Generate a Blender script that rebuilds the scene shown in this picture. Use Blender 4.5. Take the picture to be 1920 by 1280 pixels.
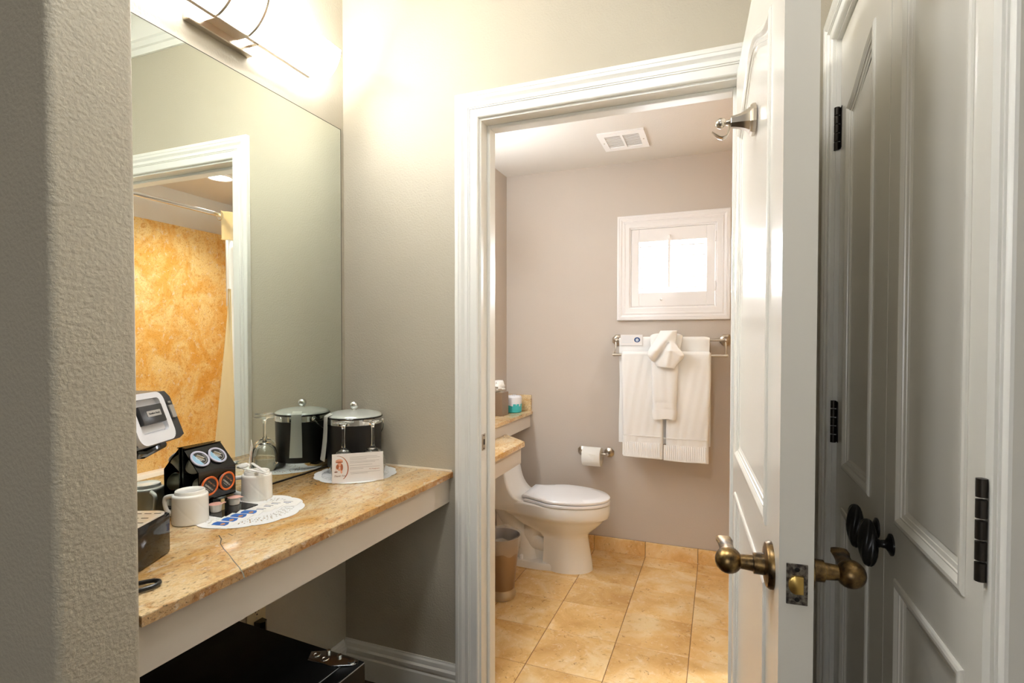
import bpy, bmesh, math, random
from math import sin, cos, pi, radians
from mathutils import Vector, Matrix

random.seed(7)
SC = bpy.context.scene
for o in list(bpy.data.objects):
    bpy.data.objects.remove(o)

# ------------------------------------------------------------------ camera
cam_data = bpy.data.cameras.new('camera')
cam = bpy.data.objects.new('camera', cam_data)
SC.collection.objects.link(cam)
cam.location = (0, 0, 1.28)
cam.rotation_mode = 'QUATERNION'
YAW, PITCH, ROLL = .369818, .0200088, .00074
_f = Vector((-sin(YAW) * cos(PITCH), cos(YAW) * cos(PITCH), -sin(PITCH)))
_r = Vector((cos(YAW), sin(YAW), 0))
_u = _r.cross(_f)
_r2 = cos(ROLL) * _r + sin(ROLL) * _u
_u2 = -sin(ROLL) * _r + cos(ROLL) * _u
cam.rotation_quaternion = Matrix((( _r2.x, _u2.x, -_f.x), (_r2.y, _u2.y, -_f.y), (_r2.z, _u2.z, -_f.z))).to_quaternion()
cam_data.sensor_fit = 'HORIZONTAL'
cam_data.sensor_width = 36
cam_data.lens = 1002.31 / 1920 * 36
cam_data.shift_y = (660.98 - 640) / 1920
cam_data.clip_start = .02
SC.camera = cam

# ------------------------------------------------------------------ world, exposure, large lights
world = bpy.data.worlds.new('overcast_sky')
SC.world = world
world.use_nodes = True
bg = world.node_tree.nodes['Background']
bg.inputs[0].default_value = (.93, .96, 1, 1)
bg.inputs[1].default_value = 1.6
SC.view_settings.view_transform = 'Standard'
SC.view_settings.look = 'None'
SC.view_settings.gamma = 1
SC.view_settings.use_curve_mapping = False
SC.view_settings.exposure = 1.2
SC.cycles.use_denoising = True
SC.cycles.max_bounces = 12
SC.cycles.diffuse_bounces = 6
SC.cycles.glossy_bounces = 6
SC.cycles.transmission_bounces = 10
SC.cycles.transparent_max_bounces = 12
SC.cycles.caustics_reflective = False
SC.cycles.caustics_refractive = False
SC.cycles.sample_clamp_indirect = 6


def area_light(name, loc, target, sx, sy, watts, color):
    d = bpy.data.lights.new(name, 'AREA')
    d.shape = 'RECTANGLE'
    d.size, d.size_y, d.energy, d.color = sx, sy, watts, color
    o = bpy.data.objects.new(name, d)
    SC.collection.objects.link(o)
    o.location = loc
    o.rotation_euler = (Vector(target) - Vector(loc)).to_track_quat('-Z', 'Y').to_euler()
    return o


def point_light(name, loc, watts, color, r, parent=None):
    d = bpy.data.lights.new(name, 'POINT')
    d.energy, d.color, d.shadow_soft_size = watts, color, r
    o = bpy.data.objects.new(name, d)
    SC.collection.objects.link(o)
    o.location = loc
    o.parent = parent
    return o


WARM = (1, .86, .70)
DAY = (.97, .98, 1)
# daylight coming through the bedroom window behind the camera, and through the small bathroom window
area_light('bedroom_window_daylight', (-.65, -3.36, 1.5), (-.65, 0, 1.45), 1.5, 1.5, 6, DAY)
area_light('bathroom_window_daylight', (-.26, 3.46, 1.72), (-.26, 2, 1.2), .45, .4, 12, (.93, .96, 1))
# the bathroom's own lamps: bar light over its vanity, downlight over the tub
dlg = area_light('bathroom_downlight_glow', (.37, 2.58, 2.413), (.37, 2.58, 0), .10, .10, 13, (.93, .96, 1))
dlg.data.shape = 'DISK'


# ------------------------------------------------------------------ materials
def s2l(c):
    c = c / 255
    return c / 12.92 if c <= .04045 else ((c + .055) / 1.055) ** 2.4


def rgb(r, g, b):
    return (s2l(r), s2l(g), s2l(b), 1)


def base_mat(name, color, rough=.5, metal=0, spec=.5, **kw):
    m = bpy.data.materials.new(name)
    m.use_nodes = True
    p = m.node_tree.nodes['Principled BSDF']
    p.inputs['Base Color'].default_value = color
    p.inputs['Roughness'].default_value = rough
    p.inputs['Metallic'].default_value = metal
    p.inputs['Specular IOR Level'].default_value = spec
    for k, v in kw.items():
        p.inputs[k].default_value = v
    return m


def nd(m, t, **kw):
    n = m.node_tree.nodes.new(t)
    for k, v in kw.items():
        if k in n.inputs:
            n.inputs[k].default_value = v
        else:
            setattr(n, k, v)
    return n


def lk(m, a, b):
    m.node_tree.links.new(a, b)


def bsdf(m):
    return m.node_tree.nodes['Principled BSDF']


def coords(m, scale=(1, 1, 1), rot=(0, 0, 0)):
    t = nd(m, 'ShaderNodeTexCoord')
    mp = nd(m, 'ShaderNodeMapping')
    mp.inputs['Scale'].default_value = scale
    mp.inputs['Rotation'].default_value = rot
    lk(m, t.outputs['Object'], mp.inputs['Vector'])
    return mp.outputs['Vector']


def add_bump(m, scale, strength, dist, detail=2, vec=None, rough=.5):
    vec = vec or coords(m)
    n = nd(m, 'ShaderNodeTexNoise', Scale=scale, Detail=detail, Roughness=rough)
    lk(m, vec, n.inputs['Vector'])
    b = nd(m, 'ShaderNodeBump', Strength=strength, Distance=dist)
    lk(m, n.outputs['Fac'], b.inputs['Height'])
    lk(m, b.outputs['Normal'], bsdf(m).inputs['Normal'])
    return n


def ramp(m, fac, stops):
    r = nd(m, 'ShaderNodeValToRGB')
    e = r.color_ramp.elements
    while len(e) < len(stops):
        e.new(.5)
    for i, (p, c) in enumerate(stops):
        e[i].position = p
        e[i].color = c
    lk(m, fac, r.inputs['Fac'])
    return r.outputs['Color']


def mix(m, fac, a, b, mode='MIX'):
    x = nd(m, 'ShaderNodeMix', data_type='RGBA', blend_type=mode)
    for sock, v in ((x.inputs[0], fac), (x.inputs[6], a), (x.inputs[7], b)):
        if hasattr(v, 'is_linked'):
            lk(m, v, sock)
        else:
            sock.default_value = v
    return x.outputs[2]


def noise(m, vec, scale, detail=3, rough=.55, dist=0):
    n = nd(m, 'ShaderNodeTexNoise', Scale=scale, Detail=detail, Roughness=rough, Distortion=dist)
    lk(m, vec, n.inputs['Vector'])
    return n.outputs['Fac']


def wall_mat(name, color, strength=.55):
    m = base_mat(name, color, .62, spec=.35)
    v = coords(m)
    add_bump(m, 150, strength, .004, 3, v, .5)
    c = mix(m, noise(m, v, 3, 2), tuple(x * .97 for x in color[:3]) + (1,), tuple(min(1, x * 1.03) for x in color[:3]) + (1,))
    lk(m, c, bsdf(m).inputs['Base Color'])
    return m


def paint_mat(name, color, rough=.3):
    m = base_mat(name, color, rough, spec=.5)
    return m


def granite_mat(name, pale, gold, rust, dark, stretch=(1, 1, 1), rot=(0, 0, 0), rough=.08, scale=1, bias=0):
    m = base_mat(name, gold, rough)
    v = coords(m, stretch, rot)
    big = noise(m, v, 5 * scale, 6, .62, 1.0)
    c = ramp(m, big, [(.36 + bias, gold), (.47 + bias, tuple((a + b) / 2 for a, b in zip(gold, pale))), (.57 + bias, pale)])
    mid = noise(m, v, 22 * scale, 5, .65, 1.2)
    c = mix(m, ramp(m, mid, [(.53, (0, 0, 0, 1)), (.66, (.62, .62, .62, 1))]), c, rust)
    flk = noise(m, v, 74 * scale, 4, .7, .5)
    c = mix(m, ramp(m, flk, [(.55, (0, 0, 0, 1)), (.66, (.42, .42, .42, 1))]), c, gold)
    flk2 = noise(m, coords(m, stretch, (.3, .1, 1.1)), 60 * scale, 4, .7, .5)
    c = mix(m, ramp(m, flk2, [(.57, (0, 0, 0, 1)), (.68, (.4, .4, .4, 1))]), c, rust)
    lite = noise(m, v, 31 * scale, 4, .6, .6)
    c = mix(m, ramp(m, lite, [(.58, (0, 0, 0, 1)), (.70, (.75, .75, .75, 1))]), c, (.80, .68, .52, 1))
    grain = noise(m, v, 130 * scale, 3, .7)
    c = mix(m, ramp(m, grain, [(.30, (.8, .8, .8, 1)), (.43, (0, 0, 0, 1))]), c, dark)
    fine = noise(m, v, 320 * scale, 2, .6)
    c = mix(m, .35, c, ramp(m, fine, [(.3, (.35, .35, .35, 1)), (.7, (1, 1, 1, 1))]), 'MULTIPLY')
    lk(m, c, bsdf(m).inputs['Base Color'])
    return m


M = {}
WALLC = rgb(184, 176, 158)
M['wall'] = wall_mat('taupe_wall_paint', WALLC, .3)
M['wall_rough'] = wall_mat('coarse_textured_wall_paint', WALLC)
M['wall_bath'] = wall_mat('bathroom_wall_paint', rgb(197, 186, 175), .12)
M['ceiling'] = wall_mat('ceiling_paint', rgb(214, 208, 200), .25)
M['white'] = paint_mat('white_gloss_paint', rgb(230, 226, 216), .2)
M['trim'] = paint_mat('white_trim_paint', rgb(230, 228, 221), .33)
M['apron'] = paint_mat('putty_apron_paint', rgb(206, 196, 182), .45)
M['granite'] = granite_mat('gold_granite', rgb(232, 206, 162), rgb(212, 162, 90), rgb(190, 128, 64), rgb(74, 56, 40), (1.0, .55, 1), (0, 0, radians(-28)), .13)
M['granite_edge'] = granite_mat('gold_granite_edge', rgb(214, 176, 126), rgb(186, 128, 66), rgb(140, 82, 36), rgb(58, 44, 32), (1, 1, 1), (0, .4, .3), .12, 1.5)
M['shower_granite'] = granite_mat('amber_granite', rgb(242, 208, 142), rgb(228, 170, 82), rgb(204, 142, 56), rgb(134, 82, 36), (1, 1, .8), (.5, .2, 0), .06, 1.15, .02)


def tile_mat():
    m = base_mat('honey_marble_tile', rgb(222, 176, 110), .22)
    t = nd(m, 'ShaderNodeTexCoord')
    oi = nd(m, 'ShaderNodeObjectInfo')
    add = nd(m, 'ShaderNodeVectorMath', operation='ADD')
    sc = nd(m, 'ShaderNodeVectorMath', operation='SCALE')
    sc.inputs['Scale'].default_value = 11
    cmb = nd(m, 'ShaderNodeCombineXYZ')
    for i in range(3):
        lk(m, oi.outputs['Random'], cmb.inputs[i])
    lk(m, cmb.outputs[0], sc.inputs[0])
    lk(m, t.outputs['Object'], add.inputs[0])
    lk(m, sc.outputs[0], add.inputs[1])
    v = add.outputs[0]
    c = ramp(m, noise(m, v, 5, 5, .6, .5), [(.32, rgb(214, 168, 104)), (.48, rgb(230, 188, 124)), (.64, rgb(240, 212, 162))])
    c = mix(m, ramp(m, noise(m, v, 30, 6, .72, 1.2), [(.55, (0, 0, 0, 1)), (.66, (.6, .6, .6, 1))]), c, rgb(244, 222, 182))
    c = mix(m, ramp(m, noise(m, v, 15, 6, .75, 1.0), [(.56, (0, 0, 0, 1)), (.70, (.5, .5, .5, 1))]), c, rgb(196, 142, 74))
    c = mix(m, ramp(m, noise(m, v, 26, 6, .72, 1.6), [(.33, (.7, .7, .7, 1)), (.40, (0, 0, 0, 1))]), c, rgb(150, 98, 46))
    hue = nd(m, 'ShaderNodeHueSaturation')
    mr = nd(m, 'ShaderNodeMapRange')
    mr.inputs['To Min'].default_value = .93
    mr.inputs['To Max'].default_value = 1.05
    lk(m, oi.outputs['Random'], mr.inputs['Value'])
    lk(m, mr.outputs[0], hue.inputs['Value'])
    lk(m, c, hue.inputs['Color'])
    lk(m, hue.outputs[0], bsdf(m).inputs['Base Color'])
    add_bump(m, 9, .04, .004, 2, v)
    return m


M['tile'] = tile_mat()
M['grout'] = base_mat('brown_grout', rgb(122, 88, 52), .8)
M['carpet'] = base_mat('dark_brown_carpet', rgb(62, 44, 34), .95, spec=.1)
add_bump(M['carpet'], 400, .8, .004)
M['mirror'] = base_mat('silvered_mirror', (.83, .88, .82, 1), 0.0, 1)
M['mirror_edge'] = base_mat('dark_mirror_channel', rgb(34, 28, 24), .4, .6)
M['nickel'] = base_mat('brushed_nickel', (.56, .50, .42, 1), .28, 1)
M['chrome'] = base_mat('polished_chrome', (.83, .83, .82, 1), .06, 1)
M['steel'] = base_mat('zinc_plated_steel', (.70, .72, .72, 1), .18, 1)
M['bronze'] = base_mat('worn_brass', (.26, .17, .07, 1), .33, 1)
lk(M['bronze'], ramp(M['bronze'], noise(M['bronze'], coords(M['bronze']), 60, 4), [(.35, (.07, .05, .03, 1)), (.52, (.22, .14, .06, 1)), (.7, (.42, .27, .10, 1))]), bsdf(M['bronze']).inputs['Base Color'])
M['latch_plate'] = base_mat('tarnished_latch_plate', (.20, .17, .13, 1), .45, .8)
lk(M['latch_plate'], ramp(M['latch_plate'], noise(M['latch_plate'], coords(M['latch_plate']), 150, 3), [(.4, (.06, .05, .045, 1)), (.6, (.24, .21, .17, 1)), (.75, (.30, .36, .32, 1))]), bsdf(M['latch_plate']).inputs['Base Color'])
M['brass'] = base_mat('latch_brass', (.62, .42, .13, 1), .28, 1)
M['iron'] = base_mat('black_iron', (.012, .011, .011, 1), .28, .3)
M['bronze_dark'] = base_mat('dark_bronze_hinge', (.045, .038, .032, 1), .3, .8)
M['black_gloss'] = base_mat('black_gloss_plastic', (.006, .006, .006, 1), .08)
M['black_satin'] = base_mat('black_satin_vinyl', (.009, .0085, .008, 1), .38)
add_bump(M['black_satin'], 500, .1, .001)
M['fridge'] = base_mat('black_fridge_enamel', (.002, .002, .002, 1), .45, spec=.12)
M['edge_grey'] = base_mat('grey_edge_highlight', (.25, .25, .24, 1), .3)
M['white_plastic'] = base_mat('white_gloss_plastic', rgb(226, 226, 230), .2)
M['grey_plastic'] = base_mat('dark_grey_plastic', rgb(52, 52, 54), .3)
M['silver_plastic'] = base_mat('silver_label', rgb(176, 172, 166), .35, .4)
M['mug'] = base_mat('cream_stoneware', rgb(242, 240, 233), .15)
M['tray_steel'] = base_mat('satin_drip_tray', (.86, .86, .85, 1), .32, .6)
M['porcelain'] = base_mat('white_porcelain', rgb(236, 234, 230), .08)
M['seat'] = base_mat('white_toilet_seat', rgb(244, 244, 247), .16)
M['paper'] = base_mat('white_paper', rgb(236, 234, 228), .75, spec=.2)
M['card'] = base_mat('white_card', rgb(228, 224, 222), .6, spec=.2)
M['print_grey'] = base_mat('grey_print', rgb(166, 160, 162), .7)
M['print_brown'] = base_mat('brown_print', rgb(170, 98, 66), .7)
M['print_dark'] = base_mat('dark_brown_print', rgb(112, 70, 52), .7)
M['print_peach'] = base_mat('peach_print', rgb(226, 166, 138), .7)
M['blue'] = base_mat('blue_print', rgb(38, 104, 186), .5)
M['print_pale'] = base_mat('pale_blue_print', rgb(196, 208, 222), .6)
M['navy'] = base_mat('navy_print', rgb(46, 78, 126), .5)
M['lightblue'] = base_mat('light_blue_print', rgb(146, 188, 214), .5)
M['orange'] = base_mat('orange_plastic', rgb(222, 104, 34), .35)
M['orange_print'] = base_mat('orange_print', rgb(206, 140, 88), .5)
M['lavender'] = base_mat('pale_lilac_foil', rgb(200, 200, 218), .3)
M['pod_label'] = base_mat('charcoal_label', rgb(44, 42, 42), .45)
M['pod_cup'] = base_mat('cream_pod_cup', rgb(196, 196, 176), .4)
M['lettering'] = base_mat('white_lettering', rgb(222, 220, 212), .5)
M['lettering_dark'] = base_mat('dark_lettering', rgb(58, 56, 56), .5)
M['tan_print'] = base_mat('tan_print', rgb(196, 178, 130), .5)
M['cream_cup'] = base_mat('cream_tub_plastic', rgb(240, 237, 230), .4)
M['pink_foil'] = base_mat('pink_foil_lid', rgb(236, 184, 170), .35)
M['doily'] = base_mat('white_lace_paper', rgb(232, 232, 230), .8, spec=.1)
M['ivory'] = base_mat('ivory_outlet_plastic', rgb(206, 190, 148), .35)
M['slot'] = base_mat('dark_slot', (.01, .008, .006, 1), .6)
M['teal'] = base_mat('teal_wrapper', rgb(60, 180, 186), .35)
M['tissue_cover'] = base_mat('bronze_tissue_cover', rgb(150, 130, 112), .35, .5)
M['can'] = base_mat('brushed_bronze_can', rgb(150, 130, 112), .34, .85)
M['vein'] = base_mat('dark_granite_vein', rgb(104, 98, 84), .15)
M['caulk'] = base_mat('white_caulk', rgb(236, 226, 208), .5)
M['lid_satin'] = base_mat('frosted_lid', (.60, .62, .58, 1), .25, .35)
M['grey_strip'] = base_mat('grey_paper_band', rgb(204, 206, 196), .5)
M['tub'] = base_mat('white_tub_enamel', rgb(234, 228, 218), .12)
M['window_white'] = base_mat('white_shutter_paint', rgb(232, 228, 226), .35)
M['vent'] = base_mat('white_vent_paint', rgb(240, 238, 236), .4)
M['vent_dark'] = base_mat('vent_shadow_gap', rgb(206, 190, 176), .8)


def glass_mat(name, color=(1, 1, 1, 1)):
    m = base_mat(name, color, 0.0, 0, .5)
    bsdf(m).inputs['Transmission Weight'].default_value = 1
    bsdf(m).inputs['IOR'].default_value = 1.45
    return m


M['glass'] = glass_mat('clear_glass', (.97, .98, .97, 1))


def pane_mat():
    m = bpy.data.materials.new('window_pane')
    m.use_nodes = True
    nt = m.node_tree
    nt.nodes.remove(nt.nodes['Principled BSDF'])
    t = nd(m, 'ShaderNodeBsdfTransparent')
    g = nd(m, 'ShaderNodeBsdfGlossy')
    g.inputs['Roughness'].default_value = 0
    x = nd(m, 'ShaderNodeMixShader')
    x.inputs[0].default_value = .06
    lk(m, t.outputs[0], x.inputs[1])
    lk(m, g.outputs[0], x.inputs[2])
    lk(m, x.outputs[0], nt.nodes['Material Output'].inputs[0])
    return m


M['pane'] = pane_mat()


def film_mat(name, amount, tint):
    m = bpy.data.materials.new(name)
    m.use_nodes = True
    nt = m.node_tree
    p = bsdf(m)
    p.inputs['Base Color'].default_value = tint
    p.inputs['Roughness'].default_value = .06
    p.inputs['Specular IOR Level'].default_value = 1.0
    t = nd(m, 'ShaderNodeBsdfTransparent')
    x = nd(m, 'ShaderNodeMixShader')
    x.inputs[0].default_value = amount
    lk(m, t.outputs[0], x.inputs[1])
    lk(m, p.outputs[0], x.inputs[2])
    lk(m, x.outputs[0], nt.nodes['Material Output'].inputs[0])
    n = noise(m, coords(m), 40, 4, .7)
    b = nd(m, 'ShaderNodeBump', Strength=.5, Distance=.008)
    lk(m, n, b.inputs['Height'])
    lk(m, b.outputs[0], p.inputs['Normal'])
    return m


M['film'] = film_mat('clear_bag_film', .24, (.86, .85, .83, 1))


def cloth_mat(name, color, scale=420, strength=.6, trans=0):
    m = base_mat(name, color, .95, spec=.1)
    add_bump(m, scale, strength, .004, 3)
    bsdf(m).inputs['Sheen Weight'].default_value = .25
    return m


M['towel'] = cloth_mat('white_terry', rgb(246, 245, 243), 1100, .4)


def translucent_cloth(name, color, amt):
    m = base_mat(name, color, .9, spec=.1)
    nt = m.node_tree
    t = nd(m, 'ShaderNodeBsdfTranslucent')
    t.inputs[0].default_value = color
    x = nd(m, 'ShaderNodeMixShader')
    x.inputs[0].default_value = amt
    lk(m, bsdf(m).outputs[0], x.inputs[1])
    lk(m, t.outputs[0], x.inputs[2])
    lk(m, x.outputs[0], nt.nodes['Material Output'].inputs[0])
    return m


M['curtain'] = translucent_cloth('cream_curtain_fabric', rgb(240, 222, 180), .35)
M['curtain_white'] = translucent_cloth('white_curtain_voile', rgb(246, 244, 240), .5)


def lit_glass(name, color, strength):
    m = base_mat(name, (.9, .9, .88, 1), .25)
    nt = m.node_tree
    t = nd(m, 'ShaderNodeBsdfTranslucent')
    t.inputs[0].default_value = (.97, .97, .96, 1)
    e = nd(m, 'ShaderNodeEmission')
    e.inputs[0].default_value = color
    e.inputs[1].default_value = strength
    x = nd(m, 'ShaderNodeMixShader')
    x.inputs[0].default_value = .9
    a = nd(m, 'ShaderNodeAddShader')
    lk(m, bsdf(m).outputs[0], x.inputs[1])
    lk(m, t.outputs[0], x.inputs[2])
    lk(m, x.outputs[0], a.inputs[0])
    lk(m, e.outputs[0], a.inputs[1])
    lk(m, a.outputs[0], nt.nodes['Material Output'].inputs[0])
    return m


M['lamp_glass'] = lit_glass('frosted_lamp_glass', (.96, .98, 1, 1), 6.8)


def emit_mat(name, color, s):
    m = base_mat(name, (.9, .9, .9, 1), .4)
    bsdf(m).inputs['Emission Color'].default_value = color
    bsdf(m).inputs['Emission Strength'].default_value = s
    return m


M['bulb'] = emit_mat('lit_tube', (1, .93, .82, 1), 9)
M['bath_glass'] = emit_mat('frosted_bath_lamp_glass', (.84, .93, 1, 1), 20)
M['dome_glass'] = emit_mat('lit_dome_glass', (.95, .98, 1, 1), 24)


# ------------------------------------------------------------------ mesh building
class B:
    def __init__(self):
        self.bm = bmesh.new()

    def xf(self, mat, start=0):
        vs = list(self.bm.verts)[start:]
        for v in vs:
            v.co = mat @ v.co
        return self

    def n(self):
        return len(self.bm.verts)

    def box(self, x0, x1, y0, y1, z0, z1, bev=0, seg=1):
        r = bmesh.ops.create_cube(self.bm, size=1)
        vs = r['verts']
        for v in vs:
            v.co = Vector((x0 + (v.co.x + .5) * (x1 - x0), y0 + (v.co.y + .5) * (y1 - y0), z0 + (v.co.z + .5) * (z1 - z0)))
        if bev:
            es = list({e for v in vs for e in v.link_edges})
            bmesh.ops.bevel(self.bm, geom=es, offset=bev, segments=seg, affect='EDGES', profile=.5)
        return self

    def loft(self, rings, cap=True, closed=True):
        bm = self.bm
        R = [[bm.verts.new(p) for p in ring] for ring in rings]
        n = len(R[0])
        for a, b in zip(R, R[1:]):
            for i in range(n if closed else n - 1):
                j = (i + 1) % n
                bm.faces.new((a[i], a[j], b[j], b[i]))
        if cap and closed:
            bm.faces.new(R[0][::-1])
            bm.faces.new(R[-1])
        return self

    def lathe(self, prof, seg=32, loc=(0, 0, 0), m=None, cap=True):
        """prof: (radius, z) from one end to the other, along local z; m optional matrix."""
        bm = self.bm
        mat = Matrix.Translation(loc) @ (m or Matrix.Identity(4))
        R = []
        for r, z in prof:
            if r < 1e-6:
                R.append([bm.verts.new(mat @ Vector((0, 0, z)))])
            else:
                R.append([bm.verts.new(mat @ Vector((r * cos(2 * pi * i / seg), r * sin(2 * pi * i / seg), z))) for i in range(seg)])
        for a, b in zip(R, R[1:]):
            if len(a) == 1 and len(b) == 1:
                continue
            for i in range(seg):
                j = (i + 1) % seg
                if len(a) == 1:
                    bm.faces.new((a[0], b[j], b[i]))
                elif len(b) == 1:
                    bm.faces.new((a[i], a[j], b[0]))
                else:
                    bm.faces.new((a[i], a[j], b[j], b[i]))
        if cap:
            if len(R[0]) > 1:
                bm.faces.new(R[0][::-1])
            if len(R[-1]) > 1:
                bm.faces.new(R[-1])
        return self

    def tube(self, pts, rad, seg=10, cap=True, flat=None):
        pts = [Vector(p) for p in pts]
        if not isinstance(rad, (list, tuple)):
            rad = [rad] * len(pts)
        rings = []
        up = Vector((0, 0, 1))
        prev = None
        for i, p in enumerate(pts):
            t = (pts[min(i + 1, len(pts) - 1)] - pts[max(i - 1, 0)]).normalized()
            if prev is None:
                a = t.cross(up)
                if a.length < .1:
                    a = t.cross(Vector((1, 0, 0)))
            else:
                a = prev - t * prev.dot(t)
            a.normalize()
            prev = a
            b = t.cross(a)
            fy = flat[i] if flat else 1
            rings.append([p + a * rad[i] * cos(2 * pi * k / seg) + b * rad[i] * fy * sin(2 * pi * k / seg) for k in range(seg)])
        return self.loft(rings, cap)

    def prism(self, poly, h0, h1, mp=None, bev=0):
        """extrude a 2D polygon between two heights; mp maps (u, v, h) to space"""
        mp = mp or (lambda u, v, h: (u, v, h))
        bm = self.bm
        a = [bm.verts.new(mp(u, v, h0)) for u, v in poly]
        b = [bm.verts.new(mp(u, v, h1)) for u, v in poly]
        n = len(poly)
        for i in range(n):
            j = (i + 1) % n
            bm.faces.new((a[i], a[j], b[j], b[i]))
        bm.faces.new(a[::-1])
        top = bm.faces.new(b)
        if bev:
            es = [e for e in top.edges]
            bmesh.ops.bevel(bm, geom=es, offset=bev, segments=2, affect='EDGES', profile=.5)
        return self

    def holed(self, outer, holes, h0, h1, mp):
        """flat plate with holes: front face at h1, walls down to h0"""
        bm = self.bm
        es = []
        for loop in [outer] + holes:
            vs = [bm.verts.new(mp(u, v, h1)) for u, v in loop]
            ws = [bm.verts.new(mp(u, v, h0)) for u, v in loop]
            n = len(vs)
            for i in range(n):
                j = (i + 1) % n
                es.append(bm.edges.new((vs[i], vs[j])))
                bm.faces.new((vs[i], vs[j], ws[j], ws[i]))
        bmesh.ops.triangle_fill(bm, use_beauty=True, use_dissolve=False, edges=es)
        return self

    def sweep(self, path, prof, mp, closed=False):
        """moulding: prof is (off, h) points, off measured to the left of the path; mitred corners"""
        n = len(path)
        rings = []
        for i, p in enumerate(path):
            p = Vector(p)
            q0 = Vector(path[(i - 1) % n]) if (closed or i > 0) else None
            q1 = Vector(path[(i + 1) % n]) if (closed or i < n - 1) else None
            ns = []
            for a, b in ((q0, p), (p, q1)):
                if a is None or b is None:
                    continue
                d = (b - a).normalized()
                ns.append(Vector((-d.y, d.x)))
            m = ns[0] if len(ns) == 1 else (ns[0] + ns[1]) / (1 + ns[0].dot(ns[1]))
            rings.append([mp(p.x + m.x * o, p.y + m.y * o, h) for o, h in prof])
        if closed:
            rings.append(rings[0])
        bm = self.bm
        R = [[bm.verts.new(p) for p in ring] for ring in rings]
        k = len(prof)
        for a, b in zip(R, R[1:]):
            for i in range(k - 1):
                bm.faces.new((a[i], a[i + 1], b[i + 1], b[i]))
        if not closed:
            bm.faces.new(R[0][::-1])
            bm.faces.new(R[-1])
        return self

    def make(self, name, mat, parent=None, sharp=32, loc=None, rotz=0, weld=False):
        bm = self.bm
        if weld:
            bmesh.ops.remove_doubles(bm, verts=bm.verts, dist=1e-5)
        bmesh.ops.recalc_face_normals(bm, faces=bm.faces)
        me = bpy.data.meshes.new(name)
        bm.to_mesh(me)
        bm.free()
        if mat is not None:
            me.materials.append(mat)
        me.shade_smooth()
        me.set_sharp_from_angle(angle=radians(sharp))
        o = bpy.data.objects.new(name, me)
        SC.collection.objects.link(o)
        o.parent = parent
        if loc:
            o.location = loc
        o.rotation_euler.z = rotz
        return o


def thing(name, label, cat, loc=(0, 0, 0), rotz=0, group=None):
    o = bpy.data.objects.new(name, None)
    SC.collection.objects.link(o)
    o.empty_display_size = .05
    o.location = loc
    o.rotation_euler.z = rotz
    o['label'] = label
    o['category'] = cat
    if group:
        o['group'] = group
    return o


def tag(o, label, cat, group=None):
    o['label'] = label
    o['category'] = cat
    if group:
        o['group'] = group
    return o


def struct(o, label=None, cat=None):
    o['kind'] = 'structure'
    if label:
        o['label'] = label
    if cat:
        o['category'] = cat
    return o


def copy_tree(o, parent=None):
    c = o.copy()
    SC.collection.objects.link(c)
    c.parent = parent
    for ch in list(o.children):
        copy_tree(ch, c)
    return c


def text_mesh(name, body, size, mat, parent, mtx, extrude=.0002, align='CENTER', shear=0):
    cu = bpy.data.curves.new('lettering_curve', 'FONT')
    cu.body = body
    cu.size = size
    cu.align_x = align
    cu.align_y = 'CENTER'
    cu.extrude = extrude
    cu.shear = shear
    cu.resolution_u = 3
    tmp = bpy.data.objects.new('lettering_tmp', cu)
    SC.collection.objects.link(tmp)
    dg = bpy.context.evaluated_depsgraph_get()
    me = bpy.data.meshes.new_from_object(tmp.evaluated_get(dg))
    bpy.data.objects.remove(tmp)
    bpy.data.curves.remove(cu)
    me.transform(mtx)
    me.materials.clear()
    me.materials.append(mat)
    me.name = name
    o = bpy.data.objects.new(name, me)
    SC.collection.objects.link(o)
    o.parent = parent
    return o


def frame(o, x, y, z=None):
    """matrix with columns x, y, z (unit) and origin o"""
    x, y = Vector(x).normalized(), Vector(y).normalized()
    z = Vector(z).normalized() if z else x.cross(y).normalized()
    return Matrix(((x.x, y.x, z.x, o[0]), (x.y, y.y, z.y, o[1]), (x.z, y.z, z.z, o[2]), (0, 0, 0, 1)))


def bez(p0, p1, p2, p3, n):
    out = []
    for i in range(n + 1):
        t = i / n
        out.append(tuple(a * (1 - t) ** 3 + 3 * b * t * (1 - t) ** 2 + 3 * c * t * t * (1 - t) + d * t ** 3 for a, b, c, d in zip(p0, p1, p2, p3)))
    return out


# key dimensions
XL, XR = -1.341, .275          # hall left (mirror) wall, hall right (closet) wall
YB, YB2 = 1.68, 1.80           # dividing wall, hall face and bathroom face
BXL, BXR, BYB, BZ = -1.299, .92, 3.252, 2.352
HZ = 2.72
CZ = .8214                     # vanity counter top

# ================================================================== STRUCTURE
def boxes(name, lst, mat, parent=None, bev=0):
    b = B()
    for q in lst:
        b.box(*q, bev=bev)
    return b.make(name, mat, parent)


wall_back = struct(boxes('wall_back', [(XL - .1, -.785, YB, YB2, 0, HZ), (.065, 1.05, YB, YB2, 0, HZ), (-.785, .065, YB, YB2, 2.056, HZ)], M['wall']))
wall_left = struct(boxes('wall_left', [(XL - .1, XL, .601, YB, 0, HZ)], M['wall']))
wall_right = struct(boxes('wall_right', [(XR, XR + .12, -3.2, .70, 0, HZ), (XR, XR + .12, 1.60, YB, 0, HZ), (XR, XR + .12, .70, 1.60, 2.064, HZ), (XR + .6, XR + .7, .3, YB, 0, HZ)], M['wall']))


def rounded_end(x0, x1, y0, y1, r, n=6):
    pts = [(x0, y0)]
    for k in range(n + 1):
        a = -pi / 2 + pi / 2 * k / n
        pts.append((x1 - r + r * cos(a), y0 + r + r * sin(a)))
    for k in range(n + 1):
        a = pi / 2 * k / n
        pts.append((x1 - r + r * cos(a), y1 - r + r * sin(a)))
    pts.append((x0, y1))
    return pts


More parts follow.
